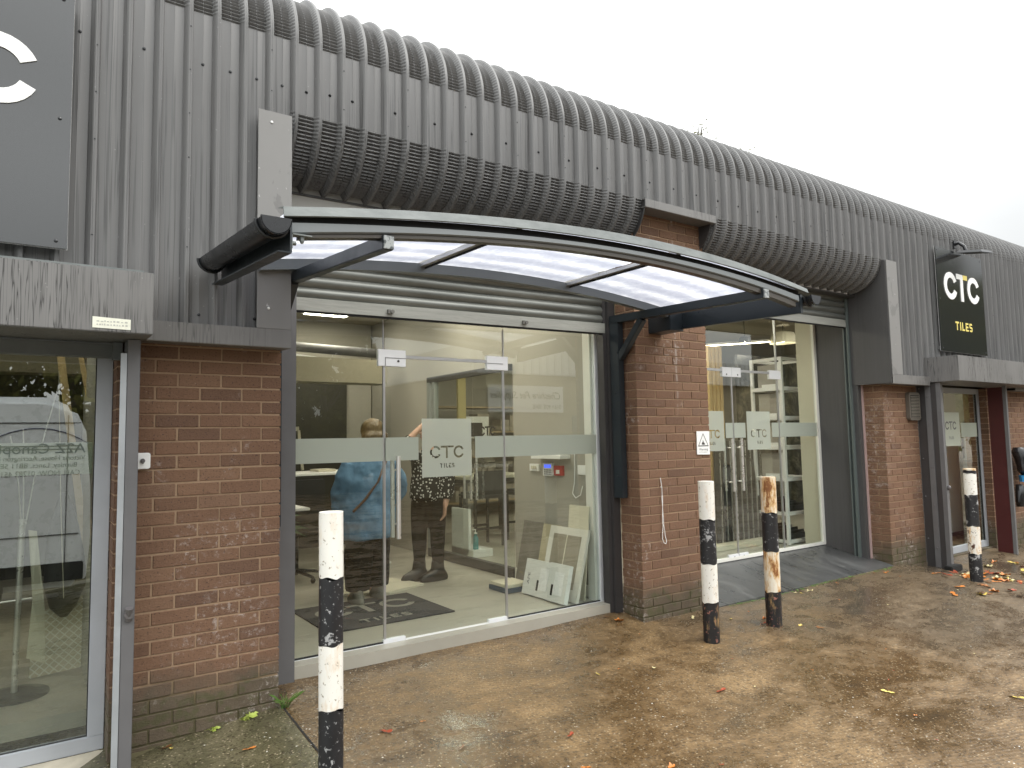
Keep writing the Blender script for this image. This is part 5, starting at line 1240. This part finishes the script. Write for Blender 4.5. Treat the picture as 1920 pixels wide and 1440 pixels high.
# leaning boards against the side wall
def leaning(y0, y1, z1, xb, xt, th, name, mat, par=None, z0=FZ, **k):
    d = Vector((xt - xb, 0, z1 - z0)).normalized(); n_ = Vector((-d.z, 0, d.x))
    m = MB(); P0 = Vector((xb, 0, z0)); P1 = Vector((xt, 0, z1)); V = []
    for y in (y0, y1):
        for p in (P0, P1, P1 + n_ * th, P0 + n_ * th): V.append((p.x, y, p.z))
    m.add(V, [(0, 1, 2, 3), (7, 6, 5, 4), (0, 4, 5, 1), (1, 5, 6, 2), (2, 6, 7, 3), (3, 7, 4, 0)])
    return m.build(name, mat, par, org=None if par else (xb, (y0 + y1) / 2, z0), bevel=.002)
STONE = simple('mottled_grey_stone', (.17, .16, .135), .55, var=.45, scale=9)
o = leaning(1.12, 1.44, .835, 3.47, 3.60, .012, 'stone_tile', STONE); tag(o, 'mottled grey stone tile leaning at the inner end of the side wall', 'tile')
o = leaning(.86, 1.12, .83, 3.46, 3.595, .012, 'cream_tile', simple('sand_tile', (.42, .38, .26), .6, var=.08)); tag(o, 'sand coloured tile leaning between the grey stone tile and the white frame', 'tile')
o = leaning(.47, .74, 1.03, 3.52, 3.60, .012, 'cream_board', CREAM); tag(o, 'tall cream board leaning highest behind the white frame', 'board')
wf = thing('framed_board', (3.45, .65, FZ), 'white framed board with beige inset leaning on the side wall', 'board')
leaning(.42, .94, .83, 3.40, 3.56, .030, 'board_frame', simple('warm_white_frame', (.66, .64, .57), .5, var=.05), wf)
def lean_pt(xb, xt, z1, t, y, off): d = Vector((xt - xb, 0, z1 - FZ)).normalized(); n_ = Vector((-d.z, 0, d.x)); p = Vector((xb, y, FZ)) + d * t + n_ * off; return p
def lean_quad(y0, y1, t0, t1, off, name, mat, par, xb=3.40, xt=3.56, z1=.83, th=.002):
    V = [lean_pt(xb, xt, z1, t, y, o_) for o_ in (off, off + th) for y, t in ((y0, t0), (y1, t0), (y1, t1), (y0, t1))]
    return MB().add(V, [(0, 1, 2, 3), (7, 6, 5, 4), (0, 4, 5, 1), (1, 5, 6, 2), (2, 6, 7, 3), (3, 7, 4, 0)]).build(name, mat, par)
lean_quad(.49, .87, .10, .55, .0308, 'board_inset', simple('greige_inset', (.30, .27, .21), .4, var=.08), wf)
lean_quad(.675, .685, .10, .55, .0335, 'inset_groove', CREAM, wf)
for (ya, yb, h, xb, lb, tx) in ((.66, 1.06, .30, 3.31, 'flat white carton with a printed word leaning in front of the frame', 'APE'), (.44, .70, .31, 3.30, 'white carton wrapped in clear film at the right of the pile', None)):
    cb = thing('tile_carton', (xb, (ya + yb) / 2, FZ), lb, 'carton')
    leaning(ya, yb, FZ + h, xb, xb + .075, .045, 'carton', simple('white_card', (.66, .67, .64), .55, var=.06, scale=14) if 'white_card' not in bpy.data.materials else bpy.data.materials['white_card'], cb)
    if tx:
        d = Vector((.075, 0, h)).normalized(); n_ = Vector((-d.z, 0, d.x))
        o0 = Vector((xb, 1.0, FZ)) + n_ * .0465 + d * .09
        text_mesh('carton_text', 'APE', .05, GREYL, lambda u, vv, dd_: o0 + d * u + Vector((0, 1, 0)) * (vv - .03), cb, width=.10)
    lean_quad(ya + .05, ya + .17, .06, .25, .0465, 'wrapping_patch', simple('crinkled_film', (.80, .81, .80), .2, var=.15, scale=60) if 'crinkled_film' not in bpy.data.materials else bpy.data.materials['crinkled_film'], cb, xb, xb + .075, FZ + h)
    lean_quad(ya + .175, ya + .20, .05, .14, .0465, 'barcode_strip', BLKBOX, cb, xb, xb + .075, FZ + h)
bk = thing('sample_box', (3.25, 1.25, FZ), 'shallow blue and white sample box on the floor beside the cartons', 'box')
MB().box(3.15, 3.42, 1.12, 1.42, FZ + .001, FZ + .045).build('box_body', simple('slate_blue_card', (.05, .08, .12), .5), bk, bevel=.003); MB().box(3.16, 3.41, 1.13, 1.41, FZ + .046, FZ + .075).build('box_lid', CREAM, bk, bevel=.003)
# devices on the side wall
def dev(name, y0, y1, z0, z1, mat, label, cat, th=.018):
    t = thing(name, (3.64, (y0 + y1) / 2, z0), label, cat); MB().box(3.64 - th, 3.64, y0, y1, z0, z1).build('casing', mat, t, bevel=.003); return t
t = dev('light_switch', 1.235, 1.385, 1.315, 1.385, WHITE, 'white triple light switch left of the alarm keypad', 'switch')
for i in range(3): MB().box(3.615, 3.622, 1.27 + i * .03, 1.288 + i * .03, 1.335, 1.365).build('rocker', CREAM, t)
t = dev('alarm_keypad', 1.01, 1.165, 1.275, 1.395, WHITE, 'white alarm keypad with blue display on the side wall', 'keypad', .022)
MB().box(3.6165, 3.618, 1.035, 1.14, 1.350, 1.383).build('keypad_display', emit('blue_lcd', (.08, .14, .9), 1.2), t)
m = MB()
for r_ in range(3):
    for c_ in range(5): m.box(3.6155, 3.618, 1.03 + c_ * .0235, 1.045 + c_ * .0235, 1.287 + r_ * .019, 1.299 + r_ * .019)
m.build('keys', GREYL, t)
t = dev('fire_call_point', .86, .985, 1.283, 1.375, simple('fire_red', (.50, .02, .02), .4), 'red fire call point beside the alarm keypad', 'alarm', .03)
MB().box(3.608, 3.611, .90, .95, 1.30, 1.335).build('call_label', WHITE, t)
t = dev('blank_plate', .53, .655, 1.30, 1.385, WHITE, 'plain white blanking plate nearest the glass', 'switch')
t = thing('white_cable', (3.63, .72, 1.1), 'thin white cable drooping down the side wall', 'cable'); MB().tube([(3.63, .70, 1.52), (3.63, .70, 1.36), (3.628, .71, 1.22), (3.625, .735, 1.13), (3.63, .70, 1.09), (3.63, .63, 1.12), (3.63, .60, 1.20)], .004, 8).build('cable', WHITE, t, smooth=True)
t = dev('wall_shelf', .77, 1.22, 1.44, 1.475, WHITE, 'slim white wall unit above the alarm keypad', 'shelf', .12)
# inner showroom seen through the side doorway
m = thing('sanitiser_stand', (4.1, 3.2, FZ), 'white sample stand holding a hand sanitiser in the inner doorway', 'stand')
MB().box(3.92, 3.96, 3.05, 3.45, FZ, .80).box(3.92, 4.2, 2.95, 3.45, FZ, FZ + .09).build('stand_panel', WHITE, m, bevel=.004)
b_ = thing('sanitiser_bottle', (4.0, 3.02, .33), 'teal pump bottle of hand sanitiser on the white stand', 'bottle')
MB().loft([((4.0, 3.02, .328), .034, .034), ((4.0, 3.02, .46), .034, .034), ((4.0, 3.02, .49), .014, .014), ((4.0, 3.02, .51), .014, .014)], 16).build('bottle_body', simple('teal_liquid', (.03, .26, .28), .15), b_, smooth=True)
MB().tube([(4.0, 3.02, .51), (4.0, 3.02, .56), (3.96, 3.02, .56)], .007, 8).box(3.985, 4.015, 3.0, 3.04, .51, .525).build('pump', WHITE, b_)
tb = thing('high_table', (5.1, 4.6, FZ), 'dark high table with pale top in the inner showroom', 'table')
MB().box(4.5, 5.7, 4.1, 5.0, 1.08, 1.12).build('table_top', CREAM, tb, bevel=.004); MB().box(4.5, 5.7, 4.12, 4.98, 1.03, 1.078).build('table_apron', BLKBOX, tb)
for x, y in ((4.53, 4.13), (5.67, 4.13), (4.53, 4.97), (5.67, 4.97)): MB().box(x - .025, x + .025, y - .025, y + .025, FZ, 1.03).build('table_leg', BLKBOX, tb)
ch0 = thing('high_chair', (4.55, 3.75, FZ), 'dark grey high chair at the left of the high table', 'chair', 'high chairs at the showroom table')
CHM = simple('charcoal_fabric', (.05, .05, .052), .85)
MB().box(4.32, 4.80, 3.55, 3.98, .86, .94).build('seat', CHM, ch0, bevel=.03); MB().box(4.32, 4.80, 3.52, 3.59, .94, 1.22).build('backrest', CHM, ch0, bevel=.025)
for x in (4.35, 4.77):
    for y in (3.58, 3.95): MB().beam((x, y, FZ), (x, y, .87), .03, .03, (0, 1, 0)).build('leg', BLKBOX, ch0)
MB().box(4.35, 4.77, 3.94, 3.96, .46, .49).box(4.35, 4.77, 3.57, 3.59, .46, .49).build('footrest', BLKBOX, ch0)
def dup(root, loc, label, rz=0):
    r = root.copy(); COL.objects.link(r); r.location = loc; r.rotation_euler = (0, 0, rz); r['label'] = label
    for c_ in list(root.children):
        q = c_.copy(); COL.objects.link(q); q.parent = r
        for g_ in list(c_.children): h_ = g_.copy(); COL.objects.link(h_); h_.parent = q
    return r
dup(ch0, (5.3, 3.75, FZ), 'dark grey high chair at the right of the high table')
sh = thing('sample_shelves', (6.4, 6.9, FZ), 'warm lit wooden sample shelves at the back of the inner showroom', 'shelves')
m = MB(); m.box(4.3, 4.34, 6.6, 7.1, FZ, 2.2).box(7.9, 7.94, 6.6, 7.1, FZ, 2.2)
for z in (.5, .9, 1.3, 1.75, 2.2): m.box(4.34, 7.9, 6.6, 7.1, z, z + .03)
m.build('shelf_frame', simple('pale_oak', (.38, .29, .17), .6), sh)
m = MB(); rr = random.Random(8)
for z in (.53, .93, 1.33, 1.78):
    x = 4.4
    while x < 7.7:
        w_ = rr.uniform(.08, .3)
        if rr.random() < .8: m.box(x, x + w_ - .02, 6.65, 6.95, z, z + rr.uniform(.12, .33))
        x += w_
m.build('tile_samples', simple('mixed_samples', (.34, .30, .24), .5, var=.7, scale=5), sh)

# second showroom, behind the double doors
tag(MB().box(4.3, 4.42, 3.9, 3.94, 1.75, 2.55).build('lit_yellow_board', simple('pale_yellow_board', (.70, .58, .26), .6), org=(4.36, 3.9, 1.75)), 'narrow pale yellow board high in the inner doorway', 'board')
o = MB().box(5.2, 5.75, 5.4, 5.43, 1.65, 2.0).build('white_picture', WHITE, org=(5.4, 5.4, 1.65)); MB().box(5.33, 5.62, 5.385, 5.399, 1.68, 1.90).build('dark_inset', BLKBOX, o); tag(o, 'white board with dark inset on the back wall of the inner showroom', 'board')
tw = thing('shelf_tower', (7.4, 1.35, FZ), 'tall white open display tower behind the right side light', 'shelves')
TY0, TY1 = 1.18, 1.62; TX0, TX1 = 7.50, 8.05
m = MB()
for x in (TX0, TX1):
    for y in (TY0, TY1): m.box(x - .018, x + .018, y - .018, y + .018, FZ, 2.62)
lv = [.27, .62, 1.05, 1.45, 1.83, 2.21, 2.60]
for z in lv:
    m.box(TX0, TX1, TY0 - .016, TY0 + .016, z - .02, z + .02).box(TX0, TX1, TY1 - .016, TY1 + .016, z - .02, z + .02).box(TX0 - .016, TX0 + .016, TY0, TY1, z - .02, z + .02).box(TX1 - .016, TX1 + .016, TY0, TY1, z - .02, z + .02)
m.build('tower_frame', WHITE, tw)
for z in lv[2:-1]:
    MB().box(TX0, TX1, TY0, TY1, z + .021, z + .03).build('shelf', WHITE, tw)
    q = MB().box(TX0 + .07, TX0 + .10, TY0 + .04, TY1 - .04, z + .031, z + .33).box(TX0 + .10, TX1 - .03, TY1 - .09, TY1 - .06, z + .031, z + .33)
    q.build('sample_tile', simple('grey_sample', (.36, .34, .30), .4, var=.2) if 'grey_sample' not in bpy.data.materials else bpy.data.materials['grey_sample'], tw)
    MB().box(TX0 + .035, TX0 + .066, TY0 + .10, TY1 - .12, z + .031, z + .07).box(TX0 + .035, TX0 + .066, TY0 + .02, TY0 + .09, z + .031, z + .34).box(TX0 + .12, TX1 - .1, TY1 - .13, TY1 - .10, z + .031, z + .06).build('sample_holder', WHITE, tw)
for z in lv[:2]:
    q = MB()
    for i in range(5): q.box(TX0 + .02, TX1 - .02, TY0 + .04 + i * .09, TY0 + .06 + i * .09, z + .021, z + .09 + .02 * i)
    q.build('tile_rack', BLKBOX, tw)
for i in range(9):
    x = 6.60 + i * .102; y = 1.56; dx = .13
    def slab(xa, xb_, ya, yb): return MB().add([(xa, ya, .30), (xb_, ya, .30), (xb_, yb, .30), (xa, yb, .30), (xa + dx, ya + .1, 1.56), (xb_ + dx, ya + .1, 1.56), (xb_ + dx, yb + .1, 1.56), (xa + dx, yb + .1, 1.56)],
        [(0, 3, 2, 1), (4, 5, 6, 7), (0, 1, 5, 4), (1, 2, 6, 5), (2, 3, 7, 6), (3, 0, 4, 7)])
    t = tag(slab(x, x + .086, y, y + .02).build('upright_tile', BLKBOX, org=(x, y, .3)), ORD[i] + ' from the left of nine dark tile panels behind the double doors', 'tile panel', 'dark tile panels in the slanted rack')
    slab(x + .088, x + .096, y - .012, y + .022).build('pale_edge', STEEL, t)
tag(MB().box(6.3, 7.46, 1.40, 1.75, FZ, .295).build('rack_plinth', CREAM, bevel=.004, org=(6.4, 1.5, FZ)), 'cream plinth under the slanted rack of dark tile panels', 'plinth')
for i in range(4):
    x = 6.85 + i * .075
    t = tag(MB().box(x, x + .05, 1.8, 1.84, .9, 2.80).build('timber_batten', simple('sandy_wood', (.55, .38, .16), .6, var=.15) if 'sandy_wood' not in bpy.data.materials else bpy.data.materials['sandy_wood'], org=(x, 2.6, 1.0)), ORD[i] + ' from the left of four sandy wooden battens behind the double doors', 'batten', 'wooden battens behind the double doors')
def marble_panel():
    m = M('green_black_marble'); f = m.noise(3, detail=9, rough=.75, dist=1.2); c = m.ramp(f, [(.38, (.016, .018, .012)), (.52, (.05, .05, .035)), (.60, (.14, .13, .09)), (.66, (.035, .035, .026))]); m.bsdf(c, .2); return m.m
tag(MB().box(9.55, 11.4, 3.4, 3.46, .30, 3.0).build('marble_wall_panel', marble_panel(), org=(10.4, 3.4, .3)), 'dark veined marble display wall behind the double doors', 'wall panel')
def pendant(x, y, z, r, label, mat):
    t = thing('pendant_lamp', (x, y, z), label, 'lamp'); MB().tube([(x, y, z + r * .9), (x, y, 3.3)], .004, 6).build('lamp_cord', BLACKG, t)
    m = MB(); V = []; n = 24
    rows = [[(x + q * math.cos(2 * math.pi * i / n), y + q * math.sin(2 * math.pi * i / n), z + h) for i in range(n + 1)] for q, h in ((r, 0), (r * .92, r * .45), (r * .8, r * .8), (r * .3, r * .92))]
    m.grid(rows).build('lamp_shade', mat, t, smooth=True); MB().ball((x, y, z + r * .35), r * .25, 12, 8).build('bulb', LED, t, smooth=True)
pendant(9.1, 2.2, 3.02, .2, 'cream bell pendant lamp lit near the shutter bar', CREAM)
pendant(8.16, 2.2, 2.98, .09, 'small black pendant lamp left of the cream one', BLACKG)
for i, (a, b2, lb) in enumerate([((7.3, 2.35, 2.90), (9.4, 2.35, 3.12), 'long warm strip light behind the double doors'), ((9.45, 2.3, 3.09), (11, 2.3, 3.15), 'short warm strip light right of the long one')]):
    t = thing('strip_light', a, lb, 'light'); MB().beam(a, b2, .05, .03).build('light_housing', WHITE, t); MB().beam((a[0], a[1], a[2] - .022), (b2[0], b2[1], b2[2] - .022), .04, .012).build('light_tube', LEDS, t)
# ceiling light panels, added where the rooms needed brightening
cp = [(1.6, 1.35), (2.9, 1.35), (2.9, 2.6), (-.75, 1.1), (2.7, 4.3), (5.0, 2.2), (5.0, 4.4), (6.9, 5.4), (9.2, 5), (6.2, 1.5), (10.0, 1.6), (8.6, 1.3), (11.4, 2.0)]
LW = ['over the doormat', 'above the cartons by the side wall', 'above the inner doorway', 'behind the left window', 'over the white desk', 'just beyond the inner doorway', 'over the high table', 'above the sample shelves', 'at the far right back', 'behind the double doors', 'above the side door', 'above the white display tower', 'beyond the side door glass']
for i, (x, y) in enumerate(cp):
    t = thing('added_ceiling_light', (x, y, 3.27), 'square ceiling panel light inside the shop, %s' % LW[i], 'light', 'ceiling panel lights inside the shop')
    MB().box(x - .3, x + .3, y - .3, y + .3, 3.275, 3.299).build('light_frame', WHITE, t); MB().box(x - .27, x + .27, y - .27, y + .27, 3.266, 3.274).build('diffuser', LED, t)
# upper background inside
t = thing('extractor_hood', (1.25, 3.6, 2.75), 'white column and flat white hood high up at the left inside the shop', 'duct')
MB().prism([(.8, 2.58), (2.25, 2.60), (1.9, 2.635), (.8, 2.64)], 'y', 3.55, 4.2).build('hood', WHITE, t); MB().box(1.55, 1.66, 3.8, 3.95, 2.64, 3.3).build('duct_column', SKIRT, t); MB().tube([(1.7, 4.3, 2.82), (3.3, 4.3, 2.78)], .06, 12).build('pipe', POSTM, t, smooth=True)

# ------------------------------------------------------------------ left window display
dsx = thing('display_stand', (-.455, .55, FZ), 'chrome stand with round black base and fine rods in the left window', 'stand')
bx, by = -.47, .75
MB().loft([((bx, by, FZ), .17, .17), ((bx, by, FZ + .012), .168, .168), ((bx, by, FZ + .022), .10, .10)], 30).build('base_disc', BLKBOX, dsx, smooth=False)
MB().tube([(bx, by, FZ + .02), (bx + .01, by, 1.22)], .016, 12).build('pole', STEEL, dsx, smooth=True)
MB().tube([(bx - .2, by, .76), (bx + .12, by, .77)], .006, 8).build('cross_bar', STEEL, dsx)
for i, (dx, dz) in enumerate(((-.06, 1.70), (.0, 1.74), (.17, 2.02))): MB().tube([(bx + .01 + i * .006, by, 1.15), (bx + .01 + dx * .4, by, (1.15 + dz) / 2), (bx + dx, by, dz)], .004, 6).build('fine_rod', STEEL, dsx, smooth=True)
tag(MB().add([(-.43, .62, 1.17), (-.39, .62, 1.16), (-.34, .64, .72), (-.33, .62, .42), (-.42, .60, .47), (-.40, .61, .78)], [(0, 1, 2, 5), (5, 2, 3, 4)]).add([(-.43, .624, 1.17), (-.39, .624, 1.16), (-.34, .645, .72), (-.33, .625, .42), (-.42, .606, .47), (-.40, .615, .78)], [(5, 2, 1, 0), (4, 3, 2, 5)]).build('hanging_cloth', CREAM, org=(-.4, .62, .5)), 'narrow cream cloth hanging beside the chrome stand', 'cloth')
s = MB().loft([((-.235, .95, .60), .02, .02), ((-.24, .95, .66), .07, .04), ((-.23, .95, .80), .115, .05), ((-.24, .95, 1.0), .10, .04), ((-.25, .95, 1.2), .07, .03), ((-.25, .95, 1.35), .02, .02)], 16)
gt = thing('black_garment', (-.24, .95, .6), 'black draped bag hanging on a thin cord in the left window', 'bag')
s.build('drape', BLKBOX, gt, smooth=True); MB().tube([(-.30, .93, 2.1), (-.27, .90, 1.3), (-.24, .89, .72)], .003, 6).build('cord', CREAM, gt)
LAT = M('cream_lattice_tile'); _p = LAT.n('Mapping'); _g = LAT.n('NewGeometry'); LAT.l(_g.outputs['Position'], _p.inputs[0]); _p.inputs['Rotation'].default_value = (0, R(45), 0)
_b = LAT.n('TexBrick'); _b.offset = 0; _b.inputs['Scale'].default_value = 1; _b.inputs['Brick Width'].default_value = .035; _b.inputs['Row Height'].default_value = .035; _b.inputs['Mortar Size'].default_value = .003
_b.inputs['Color1'].default_value = (.55, .50, .38, 1); _b.inputs['Color2'].default_value = (.55, .50, .38, 1); _b.inputs['Mortar'].default_value = (.78, .76, .66, 1)
_s = LAT.n('SeparateXYZ'); LAT.l(_p.outputs[0], _s.inputs[0]); _k = LAT.n('CombineXYZ'); LAT.l(_s.outputs['X'], _k.inputs['X']); LAT.l(_s.outputs['Z'], _k.inputs['Y']); LAT.l(_k.outputs[0], _b.inputs['Vector'])
LAT.bsdf(_b.outputs['Color'], .4); LAT = LAT.m
tag(MB().prism([(-.40, FZ), (-.13, FZ + .02), (-.13, .69), (-.31, .64), (-.36, .61), (-.38, .62)], 'y', 1.05, 1.07).build('lattice_tile_board', LAT, org=(-.26, 1.05, FZ)), 'cream lattice patterned tile board standing in the left window', 'tile board')
for i, (xa, xb_, w_, lb) in enumerate([(-.30, -.10, .045, 'thin pale timber plank leaning in the left window, leftmost'), (-.21, -.05, .03, 'narrow timber plank in the middle of the three'), (-.12, .06, .06, 'widest timber plank nearest the window frame')]):
    tag(MB().beam((xb_, 1.3, .9 if i != 1 else 1.6), (xa - .06, 1.5, 2.9), w_, .02, (0, 1, 0)).build('timber_plank', simple('pale_pine', (.50, .38, .20), .6, var=.1) if 'pale_pine' not in bpy.data.materials else bpy.data.materials['pale_pine'], org=(xb_, 1.3, 1)), lb, 'plank')
tag(MB().box(-.125, -.10, .36, 1.6, FZ, 2.9).build('window_screen_board', simple('grey_white_board', (.40, .40, .37), .6), org=(-.11, 1, FZ)), 'pale upright board beside the left window frame', 'board')
# right door window: white display boards
t = thing('display_board', (9.9, .7, .12), 'tall white display board behind the side door glass', 'board'); MB().box(10.62, 11.2, .7, .74, .14, 1.905).build('white_board', WHITE, t); MB().box(11.22, 11.42, .8, .84, .14, 1.45).build('grey_panel', simple('light_grey_panel', (.35, .35, .33), .5), t); MB().box(11.46, 11.52, .8, .84, .14, 1.6).build('white_upright', WHITE, t); MB().box(11.25, 11.75, .86, .88, 1.2, 1.5).build('dark_band', BLKBOX, t)

# ------------------------------------------------------------------ across the yard (seen as reflections in the glass)
ob = thing('opposite_unit', (16, -16, -.4), 'pale industrial unit across the yard, reflected in the door glass', 'building')
MB().box(11.2, 30, -20, -13.9, -.6, 3.75).build('wall', simple('tan_wall', (.34, .28, .18), .8, var=.05), ob); MB().box(11.0, 30.2, -20.2, -13.7, 3.75, 4.7).build('fascia', simple('white_fascia', (.75, .76, .76), .5), ob)
m = MB()
for k in range(60): m.box(11.1 + k * .32, 11.2 + k * .32, -13.69, -13.66, 3.76, 4.68)
m.build('fascia_ribs', simple('white_ribs', (.65, .66, .66), .5), ob)
MB().box(15.2, 19.5, -13.92, -13.86, -.5, 2.4).build('roller_door', SLAT, ob)
os_ = thing('shop_name_board', (13.1, -13.9, 2.5), 'white name board in script on the opposite unit', 'sign')
MB().box(11.7, 14.75, -13.86, -13.80, 2.50, 3.38).build('sign_panel', WHITE, os_)
text_mesh('sign_text', 'Cheshire Pet Supplies', .34, DARKM, lambda u, vv, d: (14.65 - u, -13.79, 2.95 + vv), os_, shear=.35, width=2.85)
text_mesh('sign_text', '0161 928 3048', .2, DARKM, lambda u, vv, d: (14.65 - u, -13.79, 2.62 + vv), os_, width=1.2)
van = thing('parked_van', (-3, -6.4, -.36), 'silver grey panel van parked behind the viewer, seen reflected in the left window', 'van')
VP = simple('silver_van_paint', (.80, .82, .83), .30, .1, var=.03); vz = -.38
def vsec(y0, y1, f):
    pass
prof_ = [(.22, vz + .42), (.25, vz + .9), (.24, vz + 1.5), (.18, vz + 2.2), (.05, vz + 2.5), (-.25, vz + 2.62), (-4.6, vz + 2.62), (-4.95, vz + 2.5), (-5.45, vz + 1.75), (-6.15, vz + 1.5), (-6.25, vz + 1.0), (-6.3, vz + .45), (-6.2, vz + .32), (.15, vz + .32)]
MB().prism(prof_, 'y', -7.55, -5.6).build('van_body', VP, van, bevel=.09)
m = MB()
for z in (vz + 2.30, vz + 2.02, vz + 1.98, vz + .95): m.box(-4.4, .12, -5.5995, -5.592, z, z + .012)
m.box(-.02, -.012, -5.5995, -5.592, vz + .5, vz + 2.4).box(-1.5, -1.49, -5.5995, -5.592, vz + .5, vz + 2.3)
m.build('panel_lines', DARKM, van)
MB().box(-6.1, .18, -5.603, -5.585, vz + .40, vz + .62).build('side_trim', BLACKG, van, bevel=.01)
MB().prism([(-5.35, vz + 1.62), (-4.4, vz + 1.62), (-4.4, vz + 2.2), (-4.9, vz + 2.2)], 'y', -5.598, -5.59).build('cab_window', BLKBOX, van)
for x in (-.95, -5.1):
    wv = MB().tube([(x, -5.80, vz + .34), (x, -5.58, vz + .34)], .34, 28).build('tyre', BLACKR, van, smooth=False); MB().tube([(x, -5.60, vz + .34), (x, -5.57, vz + .34)], .21, 20).build('rim', ALU, wv)
    MB().tube([(x, -7.5, vz + .34), (x, -7.3, vz + .34)], .34, 28).build('tyre', BLACKR, van)
MB().prism([(.255, vz + 1.1), (.26, vz + 1.1), (.26, vz + 1.6), (.25, vz + 1.6)], 'y', -5.75, -5.66).build('tail_light', RED, van)
NAVY = simple('navy_vinyl', (.01, .015, .08), .4)
T = lambda zz: (lambda u, vv, d: (.17 - u, -5.594, zz + vv))
text_mesh('van_lettering', 'A2Z Canopies', .17, NAVY, T(1.56), van, width=1.02)
text_mesh('van_lettering', 'Victoria House, Accrington Road', .08, GREYL, T(1.475), van, width=1.0)
text_mesh('van_lettering', 'Burnley, Lancs, BB11 5EF', .08, GREYL, lambda u, vv, d: (.09 - u, -5.594, 1.39 + vv), van, width=.8)
text_mesh('van_lettering', 'CALL NOW: 01282 451061', .09, GREYL, lambda u, vv, d: (.12 - u, -5.594, 1.29 + vv), van, width=.9)
MB().tube([(.20 - 1.06 * t, -5.596, 1.67 + .19 * (1 - (2 * t - 1) ** 2)) for t in [i / 20 for i in range(21)]], .006, 6).build('van_logo_arc', NAVY, van)
# trees
BARK = simple('dark_bark', (.06, .05, .035), .9, var=.3)
def leafmat(name, a, b):
    m = M(name); o_ = m.n('ObjectInfo'); f = m.noise(.9, detail=5, rough=.7); c = m.mix(m.ramp(f, [(.35, 0.0), (.65, 1.0)]), a, b)
    d = m.n('BsdfDiffuse'); m.l(c, d.inputs[0]); t_ = m.n('BsdfTranslucent'); m.l(c, t_.inputs[0]); x = m.n('MixShader'); x.inputs[0].default_value = .3; m.l(d.outputs[0], x.inputs[1]); m.l(t_.outputs[0], x.inputs[2]); m.l(x.outputs[0], m.out.inputs[0]); return m.m
LF = leafmat('olive_foliage', (.045, .055, .015), (.14, .13, .035)); LF2 = leafmat('autumn_foliage', (.10, .06, .02), (.20, .15, .04))
def tree(x, y, z, H, W, seed, label, mat, nl=8500, ls=.24, base=.12):
    rr = random.Random(seed); t = thing('tree', (x, y, z), label, 'tree', 'trees beyond the yard')
    tr = MB().tube([(x, y, z - .2), (x + .1, y, z + H * .3), (x - .1, y + .1, z + H * .6), (x, y, z + H * .85)], [.22, .17, .10, .03], 10); cl = []
    for i in range(26):
        a = rr.uniform(0, 6.28); h = base + (1 - base) * rr.random() ** .8; r_ = W * (1 - abs(h - .55) * 1.1) * rr.uniform(.45, 1); c_ = Vector((x + r_ * math.cos(a), y + r_ * math.sin(a), z + H * h)); cl.append((c_, rr.uniform(.5, 1.1) * W * .42))
        if i % 2 == 0: tr.tube([(x, y, z + H * h * .6), ((x + c_.x) / 2, (y + c_.y) / 2, z + H * h * .85), c_], [.06, .04, .012], 6)
    tr.build('trunk', BARK, t, smooth=True); m = MB()
    for i in range(nl):
        c_, r_ = rr.choice(cl); d = Vector((rr.gauss(0, 1), rr.gauss(0, 1), rr.gauss(0, .8))).normalized() * r_ * rr.random() ** .45; p = c_ + d
        a = Vector((rr.gauss(0, 1), rr.gauss(0, 1), rr.gauss(0, 1))).normalized() * ls * rr.uniform(.5, 1.2); b3 = a.orthogonal().normalized() * ls * .45
        m.add([p - a, p - b3, p + a, p + b3], [(0, 1, 2, 3)])
    m.build('crown', mat, t)
k = 0
for x, y, H, W, mm_ in [(-9, -24, 7, 3.2, LF), (-4, -25, 7.5, 3.2, LF), (1, -24, 7.2, 3.3, LF), (5.5, -25, 7.6, 3.4, LF), (10, -24, 7.4, 3.4, LF), (15, -30, 5.2, 3.2, LF2), (22, -31, 5.6, 3.4, LF), (29, -32, 6.0, 3.4, LF), (38, -15, 10.5, 4.4, LF), (46, -17, 11.5, 4.6, LF), (56, -18, 12, 5, LF), (50, -9, 11, 4.5, LF)]:
    k += 1; tree(x, y, -.5, H, W, k, (ORD[k - 1] + ' olive tree of the row across the yard, counted from the left window') if mm_ is LF else 'brownish autumn tree in the row across the yard', mm_)
tag(MB().box(-20, 11, -22.6, -22.3, -.6, 1.6).build('boundary_fence', simple('weathered_fence', (.07, .06, .035), .9, var=.3, scale=1), org=(0, -22.5, -.5)), 'weathered timber fence in front of the trees across the yard', 'fence')
tree(15.4, 9.0, 4.5, 6.1, .9, 31, 'thin treetop rising just above the curved metal roof', LF, 300, .08, .80)
tree(18.2, 9.5, 4.5, 6.15, .9, 32, 'low treetop right of the thin treetop above the roof', LF, 300, .08, .80)
